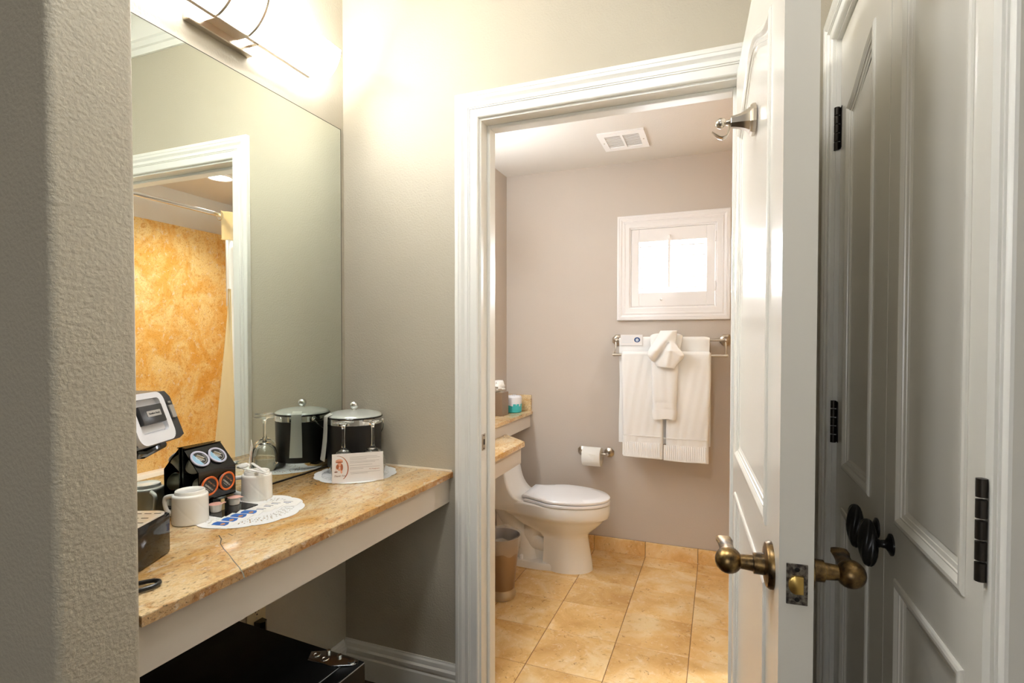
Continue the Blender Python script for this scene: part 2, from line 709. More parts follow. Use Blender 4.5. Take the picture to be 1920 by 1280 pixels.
struct(B().prism(rounded_end(-3.6, -.895, .478, .601, .012), 0, HZ).make('wall_partition', M['wall_rough']))
struct(boxes('wall_bedroom', [(-3.7, -3.6, -3.2, .6, 0, HZ)], M['wall']))
struct(boxes('wall_front', [(-3.6, -1.4, -3.3, -3.2, 0, HZ), (.1, XR, -3.3, -3.2, 0, HZ), (-1.4, .1, -3.3, -3.2, 0, .75), (-1.4, .1, -3.3, -3.2, 2.25, HZ)], M['wall']))
struct(boxes('ceiling', [(-3.7, XR + .8, -3.3, YB, HZ, HZ + .1)], M['ceiling']))
struct(boxes('floor', [(-3.7, XR + .8, -3.3, 1.70, -.06, 0)], M['carpet']))
# bathroom shell
struct(boxes('wall_bathroom_left', [(BXL - .12, BXL, YB2, 3.40, 0, HZ)], M['wall_bath']))
struct(boxes('wall_bathroom_back', [(BXL, -.505, BYB, 3.40, 0, HZ), (-.015, BXR + .13, BYB, 3.40, 0, HZ), (-.505, -.015, BYB, 3.40, 0, 1.48), (-.505, -.015, BYB, 3.40, 1.96, HZ)], M['wall_bath']))
wbr = struct(boxes('wall_bathroom_right', [(BXR, BXR + .13, YB2, BYB, 0, HZ)], M['ceiling']))  # paler ceiling paint stands in for the downlight's brightness on this wall
boxes('granite_panel', [(BXR - .015, BXR, YB2 + .002, BYB - .002, .38, 2.10)], M['shower_granite'], wbr)['label'] = 'amber granite slab of the shower wall'
boxes('granite_panel', [(.17, BXR - .016, BYB - .015, BYB, .38, 2.10)], M['shower_granite'], wbr)
boxes('granite_panel', [(.17, BXR - .016, YB2, YB2 + .015, .38, 2.10)], M['shower_granite'], wbr)
struct(boxes('wall_bathroom_front', [(BXL, -.785, YB2, YB2 + .003, 0, BZ), (.065, BXR, YB2, YB2 + .003, 0, BZ), (-.785, .065, YB2, YB2 + .003, 2.056, BZ)], M['wall_bath']))
dlc = [(.37 + .068 * cos(2 * pi * k / 40), 2.58 + .068 * sin(2 * pi * k / 40)) for k in range(40)]
struct(B().holed([(BXL, YB2), (BXR, YB2), (BXR, BYB), (BXL, BYB)], [dlc], BZ + .08, BZ, lambda u, v, h: (u, v, h)).make('ceiling_bathroom', M['ceiling']))

# tiled bathroom floor: every tile a piece of its own
fb = struct(boxes('floor_bathroom', [(BXL, BXR, 1.70, BYB, -.06, -.002)], M['grout']))
xs = [BXL, -1.01, -.71, -.402, -.105, .214]
ys = [1.70, 1.981, 2.261, 2.537, 2.818, 3.10, BYB]
g = .0012
for i in range(len(xs) - 1):
    for j in range(len(ys) - 1):
        w, d = xs[i + 1] - xs[i] - 2 * g, ys[j + 1] - ys[j] - 2 * g
        B().box(-w / 2, w / 2, -d / 2, d / 2, -.012, 0, .0012).make('tile', M['tile'], fb, loc=((xs[i] + xs[i + 1]) / 2, (ys[j] + ys[j + 1]) / 2, 0))
bbk = struct(boxes('baseboard_bathroom', [(BXL, .21, BYB - .003, BYB, 0, .086)], M['grout']))
for i in range(len(xs) - 1):
    w = xs[i + 1] - xs[i] - 2 * g
    B().box(-w / 2, w / 2, -.006, .006, 0, .0865, .0015).make('tile', M['tile'], bbk, loc=((xs[i] + xs[i + 1]) / 2, BYB - .009, 0))

# hall baseboards
BBP = [(0, 0), (0, .016), (.078, .016), (.084, .0125), (.091, .0125), (.094, .0165), (.106, .0175), (.112, .011), (.120, .0105), (.126, .009), (.131, .0045), (.136, .003), (.136, 0)]


def base_run(name, a, b, nrm, kids=None):
    a, b, nrm = Vector(a), Vector(b), Vector(nrm)
    rings = [[(p.x + nrm.x * t, p.y + nrm.y * t, z) for z, t in BBP] for p in (a, b)]
    return struct(B().loft(rings).make(name, M['trim'], None, 25))


base_run('baseboard_back', (XL, YB), (-.858, YB), (0, -1))
base_run('baseboard_left', (XL, .601), (XL, YB - .0165), (1, 0))
base_run('baseboard_right', (XR, -3.2), (XR, .637), (-1, 0))

# crown moulding of the hall
CRP = [(0, 2.576), (.010, 2.576), (.014, 2.600), (.022, 2.604), (.026, 2.624), (.034, 2.630)]
CRP += [(.034 + .066 * (1 - cos(pi / 2 * k / 8)), 2.630 + .070 * sin(pi / 2 * k / 8)) for k in range(1, 9)]
CRP += [(.108, 2.702), (.112, HZ - .002), (0, HZ - .002)]
struct(B().sweep([(XR, -3.19), (XR, YB), (XL, YB), (XL, .601)], CRP, lambda u, v, h: (u, v, h)).make('trim_1', M['trim'], None, 25))

# ---- casings
CAS = [(0, 0), (0, .008), (.002, .011), (.005, .0125), (.030, .0125), (.0308, .0150), (.0350, .0150), (.0358, .0172), (.0415, .0172), (.0435, .0140),
       (.050, .0140), (.0545, .0165), (.060, .0200), (.0665, .0208), (.0675, .0188), (.0705, .0188), (.0720, .0205), (.0800, .0205), (.084, .0195), (.086, .017), (.086, 0)]


def casing(name, u0, u1, top, mp, k=1.0):
    return B().sweep([(u0, 0), (u0, top), (u1, top), (u1, 0)], [(o * k, h) for o, h in CAS], mp).make(name, M['trim'], None, 20)


t2 = struct(casing('trim_2', -.772, .052, 2.043, lambda u, v, h: (u, YB - h, v)))
jb = B()
jb.box(-.785, -.765, YB - .0005, YB2 + .0005, 0, 2.056).box(.045, .065, YB - .0005, YB2 + .0005, 0, 2.056).box(-.765, .045, YB - .0005, YB2 + .0005, 2.036, 2.056)
jb.make('door_jamb', M['trim'], t2)
jb = B()
jb.box(-.765, -.753, 1.729, 1.776, 0, 2.036, .002).box(.033, .045, 1.729, 1.776, 0, 2.036, .002).box(-.753, .033, 1.729, 1.776, 2.024, 2.036, .002)
jb.make('door_stop', M['trim'], t2)
casing('bathroom_side_casing', -.772, .052, 2.043, lambda u, v, h: (u, YB2 + .003 + h, v)).parent = t2
sp = B()
sp.box(-.7652, -.7635, 1.684, 1.712, .903, .960, .0006)
sp.box(-.7652, -.7628, 1.692, 1.706, .917, .946, .0006)
sp = sp.make('strike_plate', M['nickel'], t2)
sp['label'] = 'brushed nickel strike plate'
B().box(-.764, -.7620, 1.695, 1.703, .922, .941).make('strike_hole', M['slot'], sp)
for z in (.909, .954):
    B().lathe([(.0026, 0), (.0026, .0008), (0, .0012)], 12, (-.7635, 1.698, z), Matrix.Rotation(pi / 2, 4, 'Y')).make('screw', M['slot'], sp)

t3 = struct(casing('trim_3', .707, 1.593, 2.057, lambda u, v, h: (XR - h, u, v), .815))
jb = B()
jb.box(XR, XR + .12, .70, .712, 0, 2.064).box(XR, XR + .12, 1.588, 1.60, 0, 2.064).box(XR, XR + .12, .712, 1.588, 2.052, 2.064)
jb.make('door_jamb', M['trim'], t3)


# ---- panelled doors
def inset(poly, d):
    out, n = [], len(poly)
    for i in range(n):
        a, p, b = Vector(poly[i - 1]), Vector(poly[i]), Vector(poly[(i + 1) % n])
        d0, d1 = (p - a).normalized(), (b - p).normalized()
        n0, n1 = Vector((-d0.y, d0.x)), Vector((-d1.y, d1.x))
        m = (n0 + n1) / (1 + n0.dot(n1))
        out.append((p.x + m.x * d, p.y + m.y * d))
    return out


PMD = [(0, -.010), (0, .0008), (.002, .0032), (.006, .0046), (.011, .0044), (.015, .0022), (.018, -.0004), (.020, -.0006), (.0205, -.003), (.026, -.0046), (.0265, -.0062), (.033, -.0084), (.035, -.0098)]


def panel_face(door, outline, loops, mp, depth=.010):
    B().holed(outline, loops, -depth, 0, mp).make('stiles_and_rails', M['white'], door, 25)
    for lp in loops:
        B().sweep(lp, PMD, mp, True).make('panel_moulding', M['white'], door, 18)
        q = inset(lp, .034)
        B().prism(q, -depth - .001, -.0075, mp).make('panel', M['white'], door, 25)


def arch_loop(u0, u1, v0, vs, amp, n=28):
    pts = [(u0, v0), (u1, v0)]
    for k in range(n + 1):
        t = k / n
        pts.append((u1 + (u0 - u1) * t, vs + amp * (1 - cos(2 * pi * t)) / 2))
    return pts


def rect_loop(u0, u1, v0, v1):
    return [(u0, v0), (u1, v0), (u1, v1), (u0, v1)]


# bathroom door, swung open into the hall
DH, DD, DN = Vector((.04, 1.645, 0)), Vector((.0576, -.9983, 0)), Vector((-.9983, -.0576, 0))
DT, DW, DZ = .046, .775, 2.03


def mpl(s, v, h):
    return DH + DD * s + DN * h + Vector((0, 0, v))


def mpr(s, v, h):
    return DH + DD * s + DN * (-DT - h) + Vector((0, 0, v))


rim = [(0, .012), (DW, .012), (DW, DZ), (0, DZ)]
door1 = struct(B().prism(rim, -.036, -.010, mpl).make('door_1', M['white']))
loops = [arch_loop(.070, .648, .968, 1.842, .088), rect_loop(.070, .648, .14, .872)]
panel_face(door1, rim, loops, mpl)
panel_face(door1, rim, loops, mpr)


def lever(mp, mirror):
    """door lever seen almost end-on; local x towards the hinge, y out of the door, z up"""
    o = mp(.708, .925, 0)
    out = (mp(.708, .925, 1) - o).normalized()
    fr = frame(o, -DD, out, (0, 0, 1))
    ry = Matrix.Rotation(-pi / 2, 4, 'X')
    h = B()
    h.lathe([(.037, 0), (.037, .004), (.034, .009), (.027, .011), (.017, .012), (.0165, .027), (.013, .028), (.0115, .046), (.0125, .052)], 32, m=ry)
    rings = []
    for k in range(13):
        a = pi * k / 12
        rings.append((.0215 * sin(a) if 0 < k < 12 else 0, .064 - .021 * cos(a)))
    h.lathe(rings, 24, m=ry)
    h.tube([(0, .064, 0), (.016, .064, .003), (.034, .064, .005), (.054, .065, .006), (.068, .066, .008), (.080, .067, .010)], [.017, .015, .012, .012, .014, .012], 14, flat=[1, .95, .8, .5, .28, .2])
    h.xf(fr)
    ob = h.make('lever_handle', M['bronze'], door1, 40)
    ob['label'] = 'worn brass lever handle'
    return ob


lever(mpl, 0)
lever(mpr, 1)
# latch face plate in the door edge
fr = frame(DH + DD * DW + DN * -.024 + Vector((0, 0, .9265)), -DN, (0, 0, 1), DD)
lp = B().box(-.0142, .0142, -.030, .030, -.001, .0014, .0006).xf(fr).make('latch_plate', M['latch_plate'], door1)
b = B().prism([(.009 * cos(a) - .003, .013 * sin(a)) for a in [pi / 2 + pi * k / 14 for k in range(15)]] + [(.008, -.013), (.008, .013)], .001, .0065, bev=.001).xf(fr)
b.make('latch_bolt', M['brass'], lp)
for y in (-.022, .022):
    B().lathe([(.0034, .0012), (.0034, .0022), (.001, .0026)], 14, (0, y, 0)).xf(fr).make('screw', M['iron'], lp)
# hinges on the hidden edge
for z in (.25, 1.05, 1.82):
    B().lathe([(.0065, 0), (.0065, .1)], 12, tuple(DH - DN * DT + DD * -.006 + Vector((0, 0, z)))).make('hinge', M['bronze_dark'], door1)
# robe hook
o = mpl(.388, 1.754, -.0045)
fr = frame(o, DN, DD, (0, 0, 1))
rx = Matrix.Rotation(pi / 2, 4, 'Y')
hk = B()
hk.lathe([(.0, 0), (.033, 0), (.033, .006), (.030, .010), (.026, .011), (.021, .018), (.0165, .028), (.0135, .040), (.0125, .047), (.0115, .048)], 8, m=rx @ Matrix.Rotation(pi / 8, 4, 'Z'))
hk.lathe([(.006, .046), (.008, .049), (.006, .053), (.0045, .057)], 16, m=rx)
hk.lathe([(.0001 if k in (0, 10) else .0115 * sin(pi * k / 10), .0675 - .0115 * cos(pi * k / 10)) for k in range(11)], 20, m=rx)
cv = bez((.050, 0, .004), (.051, 0, -.012), (.050, 0, -.032), (.064, 0, -.032), 10) + bez((.064, 0, -.032), (.072, 0, -.032), (.078, 0, -.024), (.085, 0, -.017), 8)[1:]
hk.tube(cv, [.004 + .005 * min(1, k / 9) - .004 * max(0, k - 14) / 4 for k in range(19)], 12, flat=[.3] * 19)
hk.xf(fr)
hk = hk.make('robe_hook', M['nickel'], door1, 28)
hk['label'] = 'brushed nickel robe hook'


# closet double doors
def leaf(name, y0, y1, loops):
    mp = lambda u, v, h: Vector((.285 - h, u, v))
    rimc = [(y0, .012), (y1, .012), (y1, 2.048), (y0, 2.048)]
    d = struct(B().prism(rimc, -.030, -.010, mp).make(name, M['white']))
    panel_face(d, rimc, loops, mp)
    return d


def half_arch(y0, y1, v0, vs, amp, rise_to_y0, n=20):
    pts = [(y0, v0), (y1, v0)]
    for k in range(n + 1):
        t = k / n                               # from y1 to y0
        q = t if rise_to_y0 else 1 - t
        pts.append((y1 + (y0 - y1) * t, vs + amp * (1 - cos(pi * q)) / 2))
    return pts


d2 = leaf('door_2', 1.1555, 1.586, [half_arch(1.262, 1.515, .968, 1.855, .07, True), rect_loop(1.262, 1.515, .14, .873)])
d3 = leaf('door_3', .7145, 1.1525, [half_arch(.810, 1.088, .966, 1.855, .07, False), rect_loop(.810, 1.088, .14, .875)])
for d, y in ((d2, 1.108), (d3, 1.108)):
    y = 1.2 if d is d2 else 1.108
    k = B()
    rx = Matrix.Rotation(-pi / 2, 4, 'Y')
    k.lathe([(0, 0), (.019, 0), (.019, .003), (.013, .006), (.0075, .010), (.0065, .018), (.009, .022), (.012, .025)], 20, (.285, y, .925), rx)
    rings = []
    for i in range(13):
        a = pi * i / 12
        z = -.040 * cos(a)
        r = max(.0035, sin(a) ** .8)
        tw = i * .16
        rings.append([(.249 + .0145 * r * (1 + .10 * cos(6 * q)) * cos(q + tw), y + .020 * r * (1 + .10 * cos(6 * q)) * sin(q + tw) + z * .18, .925 + z) for q in [2 * pi * j / 36 for j in range(36)]])
    k.loft(rings)
    k = k.make('knob', M['iron'], d, 50)
    k['label'] = 'black iron knob with a twisted oval grip'
for d, y, zs in ((d2, 1.589, (1.075, 1.826, .25)), (d3, .6985, (1.083, 1.82, .25))):
    for z in zs:
        h = B()
        for i in range(5):
            hr_ = .0068 if d is d2 else .0052
            h.lathe([(.0001, 0), (hr_, .001), (hr_, .0205), (.0001, .0215)], 14, (.277 if d is d2 else .2580, y, z - .055 + i * .0222))
        s = -1 if d is d2 else 1
        h.box(.2835, .286, min(y, y + s * .018), max(y, y + s * .018), z - .052, z + .052)
        h.make('hinge', M['bronze_dark'], d)

# ---- bathroom window with an inside shutter
win = struct(B().sweep([(-.502, 1.483), (-.018, 1.483), (-.018, 1.957), (-.502, 1.957)], [(-o * .86, h) for o, h in CAS], lambda u, v, h: (u, BYB - h, v), True).make('window_1', M['window_white'], None, 20))
lin = B()
lin.box(-.505, -.495, BYB - .004, 3.395, 1.48, 1.96).box(-.025, -.015, BYB - .004, 3.395, 1.48, 1.96)
lin.box(-.495, -.025, BYB - .004, 3.395, 1.48, 1.49).box(-.495, -.025, BYB - .004, 3.395, 1.95, 1.96)
lin.make('window_frame', M['window_white'], win)
sash = B()
for q in ((-.495, -.45, 1.49, 1.95), (-.07, -.025, 1.49, 1.95), (-.45, -.07, 1.49, 1.545), (-.45, -.07, 1.895, 1.95), (-.275, -.245, 1.545, 1.895)):
    sash.box(q[0], q[1], 3.345, 3.375, q[2], q[3], .003)
sash.make('sash', M['window_white'], win)
B().box(-.45, -.07, 3.357, 3.361, 1.545, 1.895).make('pane', M['pane'], win)
sh = B()
for q in ((-.494, -.449, 1.491, 1.949), (-.071, -.026, 1.491, 1.949), (-.449, -.071, 1.491, 1.572), (-.449, -.071, 1.872, 1.949)):
    sh.box(q[0], q[1], BYB - .002, BYB + .024, q[2], q[3], .002)
sh = sh.make('shutter_frame', M['window_white'], win)
for k in range(5):
    z = 1.600 + k * .061
    B().box(-.187, .187, -.030, .030, -.0035, .0035, .003, 2).xf(Matrix.Translation((-.26, BYB + .024, z)) @ Matrix.Rotation(radians(4), 4, 'X')).make('louver', M['window_white'], win)
B().box(-.282, -.268, BYB - .022, BYB - .010, 1.60, 1.905, .002).make('tilt_rod', M['window_white'], win)
for z in (1.60, 1.88):
    B().lathe([(.005, -.028), (.005, .028)], 10, (-.0235, BYB - .006, z)).make('shutter_hinge', M['window_white'], win)
B().lathe([(.007, 0), (.007, .008), (.003, .012)], 12, (-.32, BYB - .002, 1.53), Matrix.Rotation(pi / 2, 4, 'X')).make('shutter_knob', M['window_white'], win)
# bedroom window behind the camera
w2 = struct(boxes('window_2', [(-1.4, -1.35, -3.29, -3.22, .75, 2.25), (.05, .1, -3.29, -3.22, .75, 2.25), (-1.35, .05, -3.29, -3.22, .75, .80), (-1.35, .05, -3.29, -3.22, 2.2, 2.25), (-.67, -.63, -3.29, -3.22, .8, 2.2)], M['window_white']))
B().box(-1.35, .05, -3.262, -3.258, .8, 2.2).make('pane', M['pane'], w2)

# ceiling vent in the bathroom
v = tag(thing('ceiling_vent', 'white rectangular vent grille in the bathroom ceiling', 'vent', (-.48, 2.872, BZ)), 'white rectangular vent grille in the bathroom ceiling', 'vent')
hx, hy = .119, .126
B().holed(rect_loop(-hx, hx, -hy, hy), [rect_loop(-.088, -.006, -.088, .088), rect_loop(.006, .088, -.088, .088)], 0, -.010, lambda a, b_, h: (a, b_, h)).make('vent_frame', M['vent'], v)
B().box(-.09, .09, -.09, .09, -.001, 0).make('vent_backing', M['vent_dark'], v)
for cx in (-.047, .047):
    for k in range(9):
        B().box(-.041, .041, -.0088, .0088, -.0008, .0008).xf(Matrix.Translation((cx, -.078 + k * .0195, -.006)) @ Matrix.Rotation(radians(10), 4, 'X')).make('slat', M['vent'], v)
for sx in (-1, 1):
    B().lathe([(.004, 0), (.003, -.002)], 10, (sx * .103, 0, -.010)).make('screw', M['nickel'], v)

# ================================================================== HALL VANITY
mir = thing('wall_mirror', 'large frameless wall mirror above the granite vanity counter', 'mirror', (XL, 1.13, 1.45))
B().box(0, .0055, -.527, .527, -.6245, .627).make('mirror_glass', M['mirror'], mir)
B().box(0, .0058, .5272, .529, -.620, .6285).box(0, .0058, -.527, .529, .6272, .629).make('mirror_edge', M['mirror_edge'], mir)
B().box(0, .0085, -.527, .527, -.6280, -.6235).make('bottom_channel', M['mirror_edge'], mir)

VEIN_A = [(-1.1038, 0.9228), (-1.0771, 0.9074), (-1.0536, 0.8848), (-1.0187, 0.8648), (-0.9799, 0.8449), (-0.9452, 0.8253), (-0.905, 0.804), (-0.8751, 0.7861), (-0.8573, 0.7725)]
VEIN_B = [(-1.1, 0.9357), (-1.0917, 0.9389), (-1.0702, 0.9322)]
ct = thing('vanity_countertop', 'gold granite countertop of the hall vanity', 'countertop', (0, 0, 0))
poly = [(XL + .0005, .6015), (-.897, .6015), (-.8745, YB - .0005), (XL + .0005, YB - .0005)]
B().prism(poly, CZ - .003, CZ, None, .002).make('slab_top', M['granite'], ct, 40)
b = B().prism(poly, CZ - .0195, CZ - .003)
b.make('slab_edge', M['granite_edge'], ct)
vn = B()
for pts in (VEIN_A, VEIN_B):
    n_ = len(pts)
    L_ = [(x - .0011 * (1 + .5 * sin(9 * k)), y - .0006) for k, (x, y) in enumerate(pts)]
    R_ = [(x + .0010 * (1 + .5 * cos(7 * k)), y + .0006) for k, (x, y) in enumerate(pts)]
    vn.prism(L_ + R_[::-1], CZ - .0002, CZ + .0001)
vn = vn.make('dark_vein', M['vein'], ct)
vn['label'] = 'thin dark vein in the granite'
B().box(-1.335, -.876, YB - .005, YB - .0006, CZ, CZ + .006).make('caulk_line', M['caulk'], ct)
ap = tag(B().prism([(-.930, .6015), (-.910, .6015), (-.889, YB - .0005), (-.909, YB - .0005)], .7125, CZ - .0196).make('counter_apron', M['apron']), 'putty painted apron board under the granite counter edge', 'apron')

# ---- bar lamp over the mirror
lamp = thing('vanity_lamp', 'lit frosted glass bar lamp with nickel bracket above the mirror', 'wall lamp', (XL, 1.132, 2.21))
B().box(0, .022, -.106, .106, -.072, .05, .002).make('backplate', M['nickel'], lamp)
# bowl of curved glass: arc from the lower back edge up to the front edge
ax_, az_, ar_ = .022, .069, .117
A0, A1 = radians(-72), radians(-6)


def arc_ring(y, r0, r1, a0=A0, a1=A1, n=16):
    o = [(ax_ + r1 * cos(a0 + (a1 - a0) * k / n), y, az_ + r1 * sin(a0 + (a1 - a0) * k / n)) for k in range(n + 1)]
    i = [(ax_ + r0 * cos(a0 + (a1 - a0) * k / n), y, az_ + r0 * sin(a0 + (a1 - a0) * k / n)) for k in range(n, -1, -1)]
    return o + i


B().loft([arc_ring(-.366, ar_ - .006, ar_), arc_ring(.366, ar_ - .006, ar_)]).make('glass_shade', M['lamp_glass'], lamp, 40)
bar = B()
bar.box(.050, .063, -.305, .305, -.049, -.043, .001)
bar.box(.0, .058, -.055, -.043, -.051, -.045).box(.0, .058, .080, .092, -.051, -.045)
bar.make('rail', M['nickel'], lamp)
bd = B()
for y in (-.052, .052):
    bd.loft([arc_ring(y - .004, ar_, ar_ + .005), arc_ring(y + .004, ar_, ar_ + .005)])
bd.loft([arc_ring(-.056, ar_ + .0, ar_ + .005, A1 - .09, A1), arc_ring(.056, ar_ + .0, ar_ + .005, A1 - .09, A1)])
bd.box(.020, .066, -.052, .052, -.050, -.046, .001)
bd.make('centre_band', M['nickel'], lamp)
for y in (-.17, .17):
    tb = B().tube([(.075, y - .085, .052), (.075, y + .085, .052)], .016, 14).make('bulb', M['bulb'], lamp)
    B().box(.0, .066, y - .012, y + .012, .045, .058).make('bulb_socket', M['nickel'], lamp)
for y in (-.2, .0, .2):
    point_light('bulb_glow', (.075, y, .072), 1.5, (1, .98, .95), .03, lamp)

# ---- dome light on the hall ceiling, just behind the camera
cl = thing('dome_light', 'lit white glass dome light on the hall ceiling', 'ceiling light', (-.40, .56, HZ))
B().lathe([(.165, 0), (.165, -.018), (.150, -.022)], 40).make('base', M['nickel'], cl)
B().lathe([(.150 * cos(a), -.022 - .075 * sin(a)) for a in [pi / 2 * k / 10 for k in range(10)]] + [(0, -.097)], 40, cap=False).make('glass_dome', M['dome_glass'], cl, 60)

# ---- minibar fridge
fr_ = thing('mini_fridge', 'black mini fridge under the vanity counter', 'fridge', (-.8605, 1.0985, 0), radians(-4))
W_ = .44
B().box(-.435, 0, -W_, 0, .012, .485, .004, 2).make('body', M['fridge'], fr_)
dr = B().box(.003, .045, -W_, 0, .03, .4845, .004, 2).make('door', M['fridge'], fr_)
B().box(.0445, .0452, -W_ + .004, -.004, .4815, .4838).make('edge_highlight', M['edge_grey'], dr)  # thin grey strip painted as a highlight along the door's top edge
B().box(.0, .003, -W_ + .005, -.005, .04, .482).make('door_gasket', M['edge_grey'], fr_)
for x, y in ((-.02, -.03), (-.02, -.41), (-.40, -.03), (-.40, -.41)):
    B().lathe([(.015, 0), (.013, .012)], 14, (x, y, 0)).make('foot', M['grey_plastic'], fr_)
hp = B().prism([(-.105, -.030), (-.085, -.062), (-.010, -.052), (.030, -.030), (.036, -.016), (.028, -.006), (-.012, -.006), (-.070, -.008)], .4855, .4885, None, .0008)
hp.box(-.088, -.01, -.0575, -.0545, .4885, .4895)
hp = hp.make('hinge_plate', M['steel'], fr_, 30)
hp['label'] = 'zinc plated hinge plate'
for x, y, r, h in ((-.062, -.014, .0055, .006), (-.022, -.018, .006, .006), (.020, -.022, .009, .004), (.033, -.018, .0035, -.012)):
    B().lathe([(r, 0), (r, h), (r * .5, h * 1.2)], 6 if r > .0036 else 12, (x, y, .4885)).make('bolt', M['steel'], hp)
for x, y in ((-.082, -.036), (-.050, -.040)):
    B().lathe([(.011, 0), (.010, .0016), (.006, .0016), (.005, .0004), (0, .0004)], 20, (x, y, .4885)).make('boss', M['steel'], hp)
# the fridge's plug in the wall outlet
plug = B().prism([(0, -.016), (.022, -.013), (.030, 0), (.022, .013), (0, .016)], -.016, .016)
plug.tube([(.012, 0, -.014), (.014, 0, -.03), (.012, 0, -.08), (.01, .01, -.2), (.015, .02, -.36)], .0045, 8)
pl = plug.make('power_plug', M['black_gloss'], fr_)
pl.matrix_parent_inverse = fr_.matrix_basis.inverted()
pl.location = (XL + .0075, 1.252, .398)

ou = thing('wall_outlet', 'ivory duplex wall outlet under the vanity counter', 'outlet', (XL, 1.248, .4205))
B().box(0, .006, -.036, .036, -.058, .058, .0025, 2).make('face_plate', M['ivory'], ou)
for z in (.020, -.020):
    rc = B().prism([(.0168 * cos(a), max(-.0135, min(.0135, .0168 * sin(a)))) for a in [2 * pi * k / 28 for k in range(28)]], .006, .0075, lambda a, b_, h: (h, a, b_)).xf(Matrix.Translation((0, 0, z))).make('receptacle', M['ivory'], ou)
    if z > 0:
        for y, a, c in ((-.0065, .0014, .0045), (.0065, .0012, .0036)):
            B().box(.0072, .0078, y - a, y + a, z + .002 - c + .002, z + .002 + c).make('slot', M['slot'], rc)
        B().lathe([(.0026, 0), (.0026, .0005)], 12, (.0074, 0, z - .0075), Matrix.Rotation(pi / 2, 4, 'Y')).make('ground_slot', M['slot'], rc)
B().lathe([(.003, .006), (.002, .0072)], 12, (0, 0, 0), Matrix.Rotation(pi / 2, 4, 'Y')).make('screw', M['nickel'], ou)

# ---- single-serve coffee maker, turned a little towards the mirror corner
cm = thing('coffee_maker', 'black and white pod coffee maker beside the rough wall end', 'coffee maker', (-1.166, .711, CZ + .001), radians(24))
b = B().box(-.085, .09, -.07, .07, 0, .088, .006, 2)
cb = b.make('base', M['black_gloss'], cm, 40)
b = B().prism(rounded_end(-.02, .0875, -.066, .066, .02), .088, .0915, None, .001)
dt = b.make('drip_tray', M['tray_steel'], cm)
for k in range(4):
    for y in (-.045, -.015, .015, .045):
        B().box(0, .014, -.0012, .0012, .0915, .0919).xf(Matrix.Translation((.002 + k * .02 + (.008 if y in (-.015, .045) else 0), y, 0))).make('drip_slot', M['slot'], dt)
B().box(-.085, -.03, -.066, .066, .088, .30, .01, 2).make('column', M['black_gloss'], cm, 40)
side = [(-.085, .215), (-.03, .205), (.055, .238), (.104, .247), (.113, .256), (.0835, .338), (.072, .350), (-.085, .352)]
B().prism(side, -.083, .082, lambda a, b_, h: (a, h, b_)).make('head', M['grey_plastic'], cm, 25)
fo = Vector((.1145, 0, .2565))
fu = Vector((-.0305, 0, .0865)).normalized()
fm = frame(fo, (0, 1, 0), fu)


def rrect(u0, u1, v0, v1, r, n=5):
    out = []
    for cx, cy, a0 in ((u1 - r, v0 + r, -pi / 2), (u1 - r, v1 - r, 0), (u0 + r, v1 - r, pi / 2), (u0 + r, v0 + r, pi)):
        for k in range(n + 1):
            a = a0 + pi / 2 * k / n
            out.append((cx + r * cos(a), cy + r * sin(a)))
    return out


ident = lambda u, v, h: (u, v, h)
b = B().holed(rrect(-.080, .038, -.004, .100, .020), [rrect(-.064, .022, .018, .088, .008)], -.004, .010, ident)
b.box(-.065, .023, .017, .089, -.002, .001)
b.xf(fm).make('front_panel', M['white_plastic'], cm, 35)
b = B().box(-.058, .016, .036, .074, .001, .015, .002, 2).xf(fm)
lid = b.make('lid', M['grey_plastic'], cm, 35)
b = B().prism([(-.0605, .021), (.0185, .021), (.0185, .030), (-.0605, .030)], .001, .004).xf(fm).make('finger_scoop', M['white_plastic'], cm)
npl = B().prism(rrect(-.040, .004, .050, .062, .002), .015, .0156).xf(fm).make('nameplate', M['silver_plastic'], lid)
text_mesh('lettering', 'Hamilton Beach', .0054, M['lettering_dark'], npl, fm @ Matrix.Translation((-.018, .056, .0158)))
npl.parent = lid
b = B().prism(rrect(.060, .075, .040, .068, .002), -.0005, .0025).xf(fm).make('button_strip', M['silver_plastic'], cm)
B().box(.063, .072, .073, .077, -.0005, .0015).xf(fm).make('power_button', M['silver_plastic'], cm)
B().tube([(.085, -.045, .236), (.075, 0, .228), (.085, .052, .240)], .010, 10).make('spout_lip', M['black_gloss'], cm)
cd = bez((-.06, -.055, .01), (.0, -.11, .005), (.11, -.16, .005), (.15, -.125, .005), 12) + bez((.15, -.125, .005), (.175, -.105, .005), (.165, -.080, .006), (.140, -.095, .007), 8)[1:] + bez((.140, -.095, .007), (.11, -.11, .006), (.09, -.14, .005), (.02, -.105, .005), 8)[1:]
B().tube(cd, .0042, 8).make('power_cord', M['iron'], cm)

# ---- acrylic pod rack
rk = thing('pod_rack', 'black acrylic coffee pod rack standing against the mirror', 'rack', (-1.331, 1.061, CZ))
Y0, Y1 = -.057, .057
r_ = B()
r_.box(0, .131, Y0 + .010, Y1 + .012, .0012, .0042)
r_.make('base_tray', M['black_gloss'], rk)
r_ = B().box(0, .004, Y0, Y1 - .026, .004, .1765)
r_.make('back_plate', M['black_gloss'], rk)
th = .003
circ = lambda cu_, cv_, r: [(cu_ + r * cos(2 * pi * k / 32), cv_ + r * sin(2 * pi * k / 32)) for k in range(32)]
SL = Vector((-.057, 0, .059)).normalized()      # up the sloping face
SNV = Vector((.059, 0, .057)).normalized()
sl_len = math.hypot(.057, .059)
r_ = B()
r_.holed(rect_loop(Y0, Y1, .034, .114), [circ(-.028, .0735, .0240), circ(.026, .0745, .0240)], -th, 0, lambda u, v, h: (.061 + h, u, v))
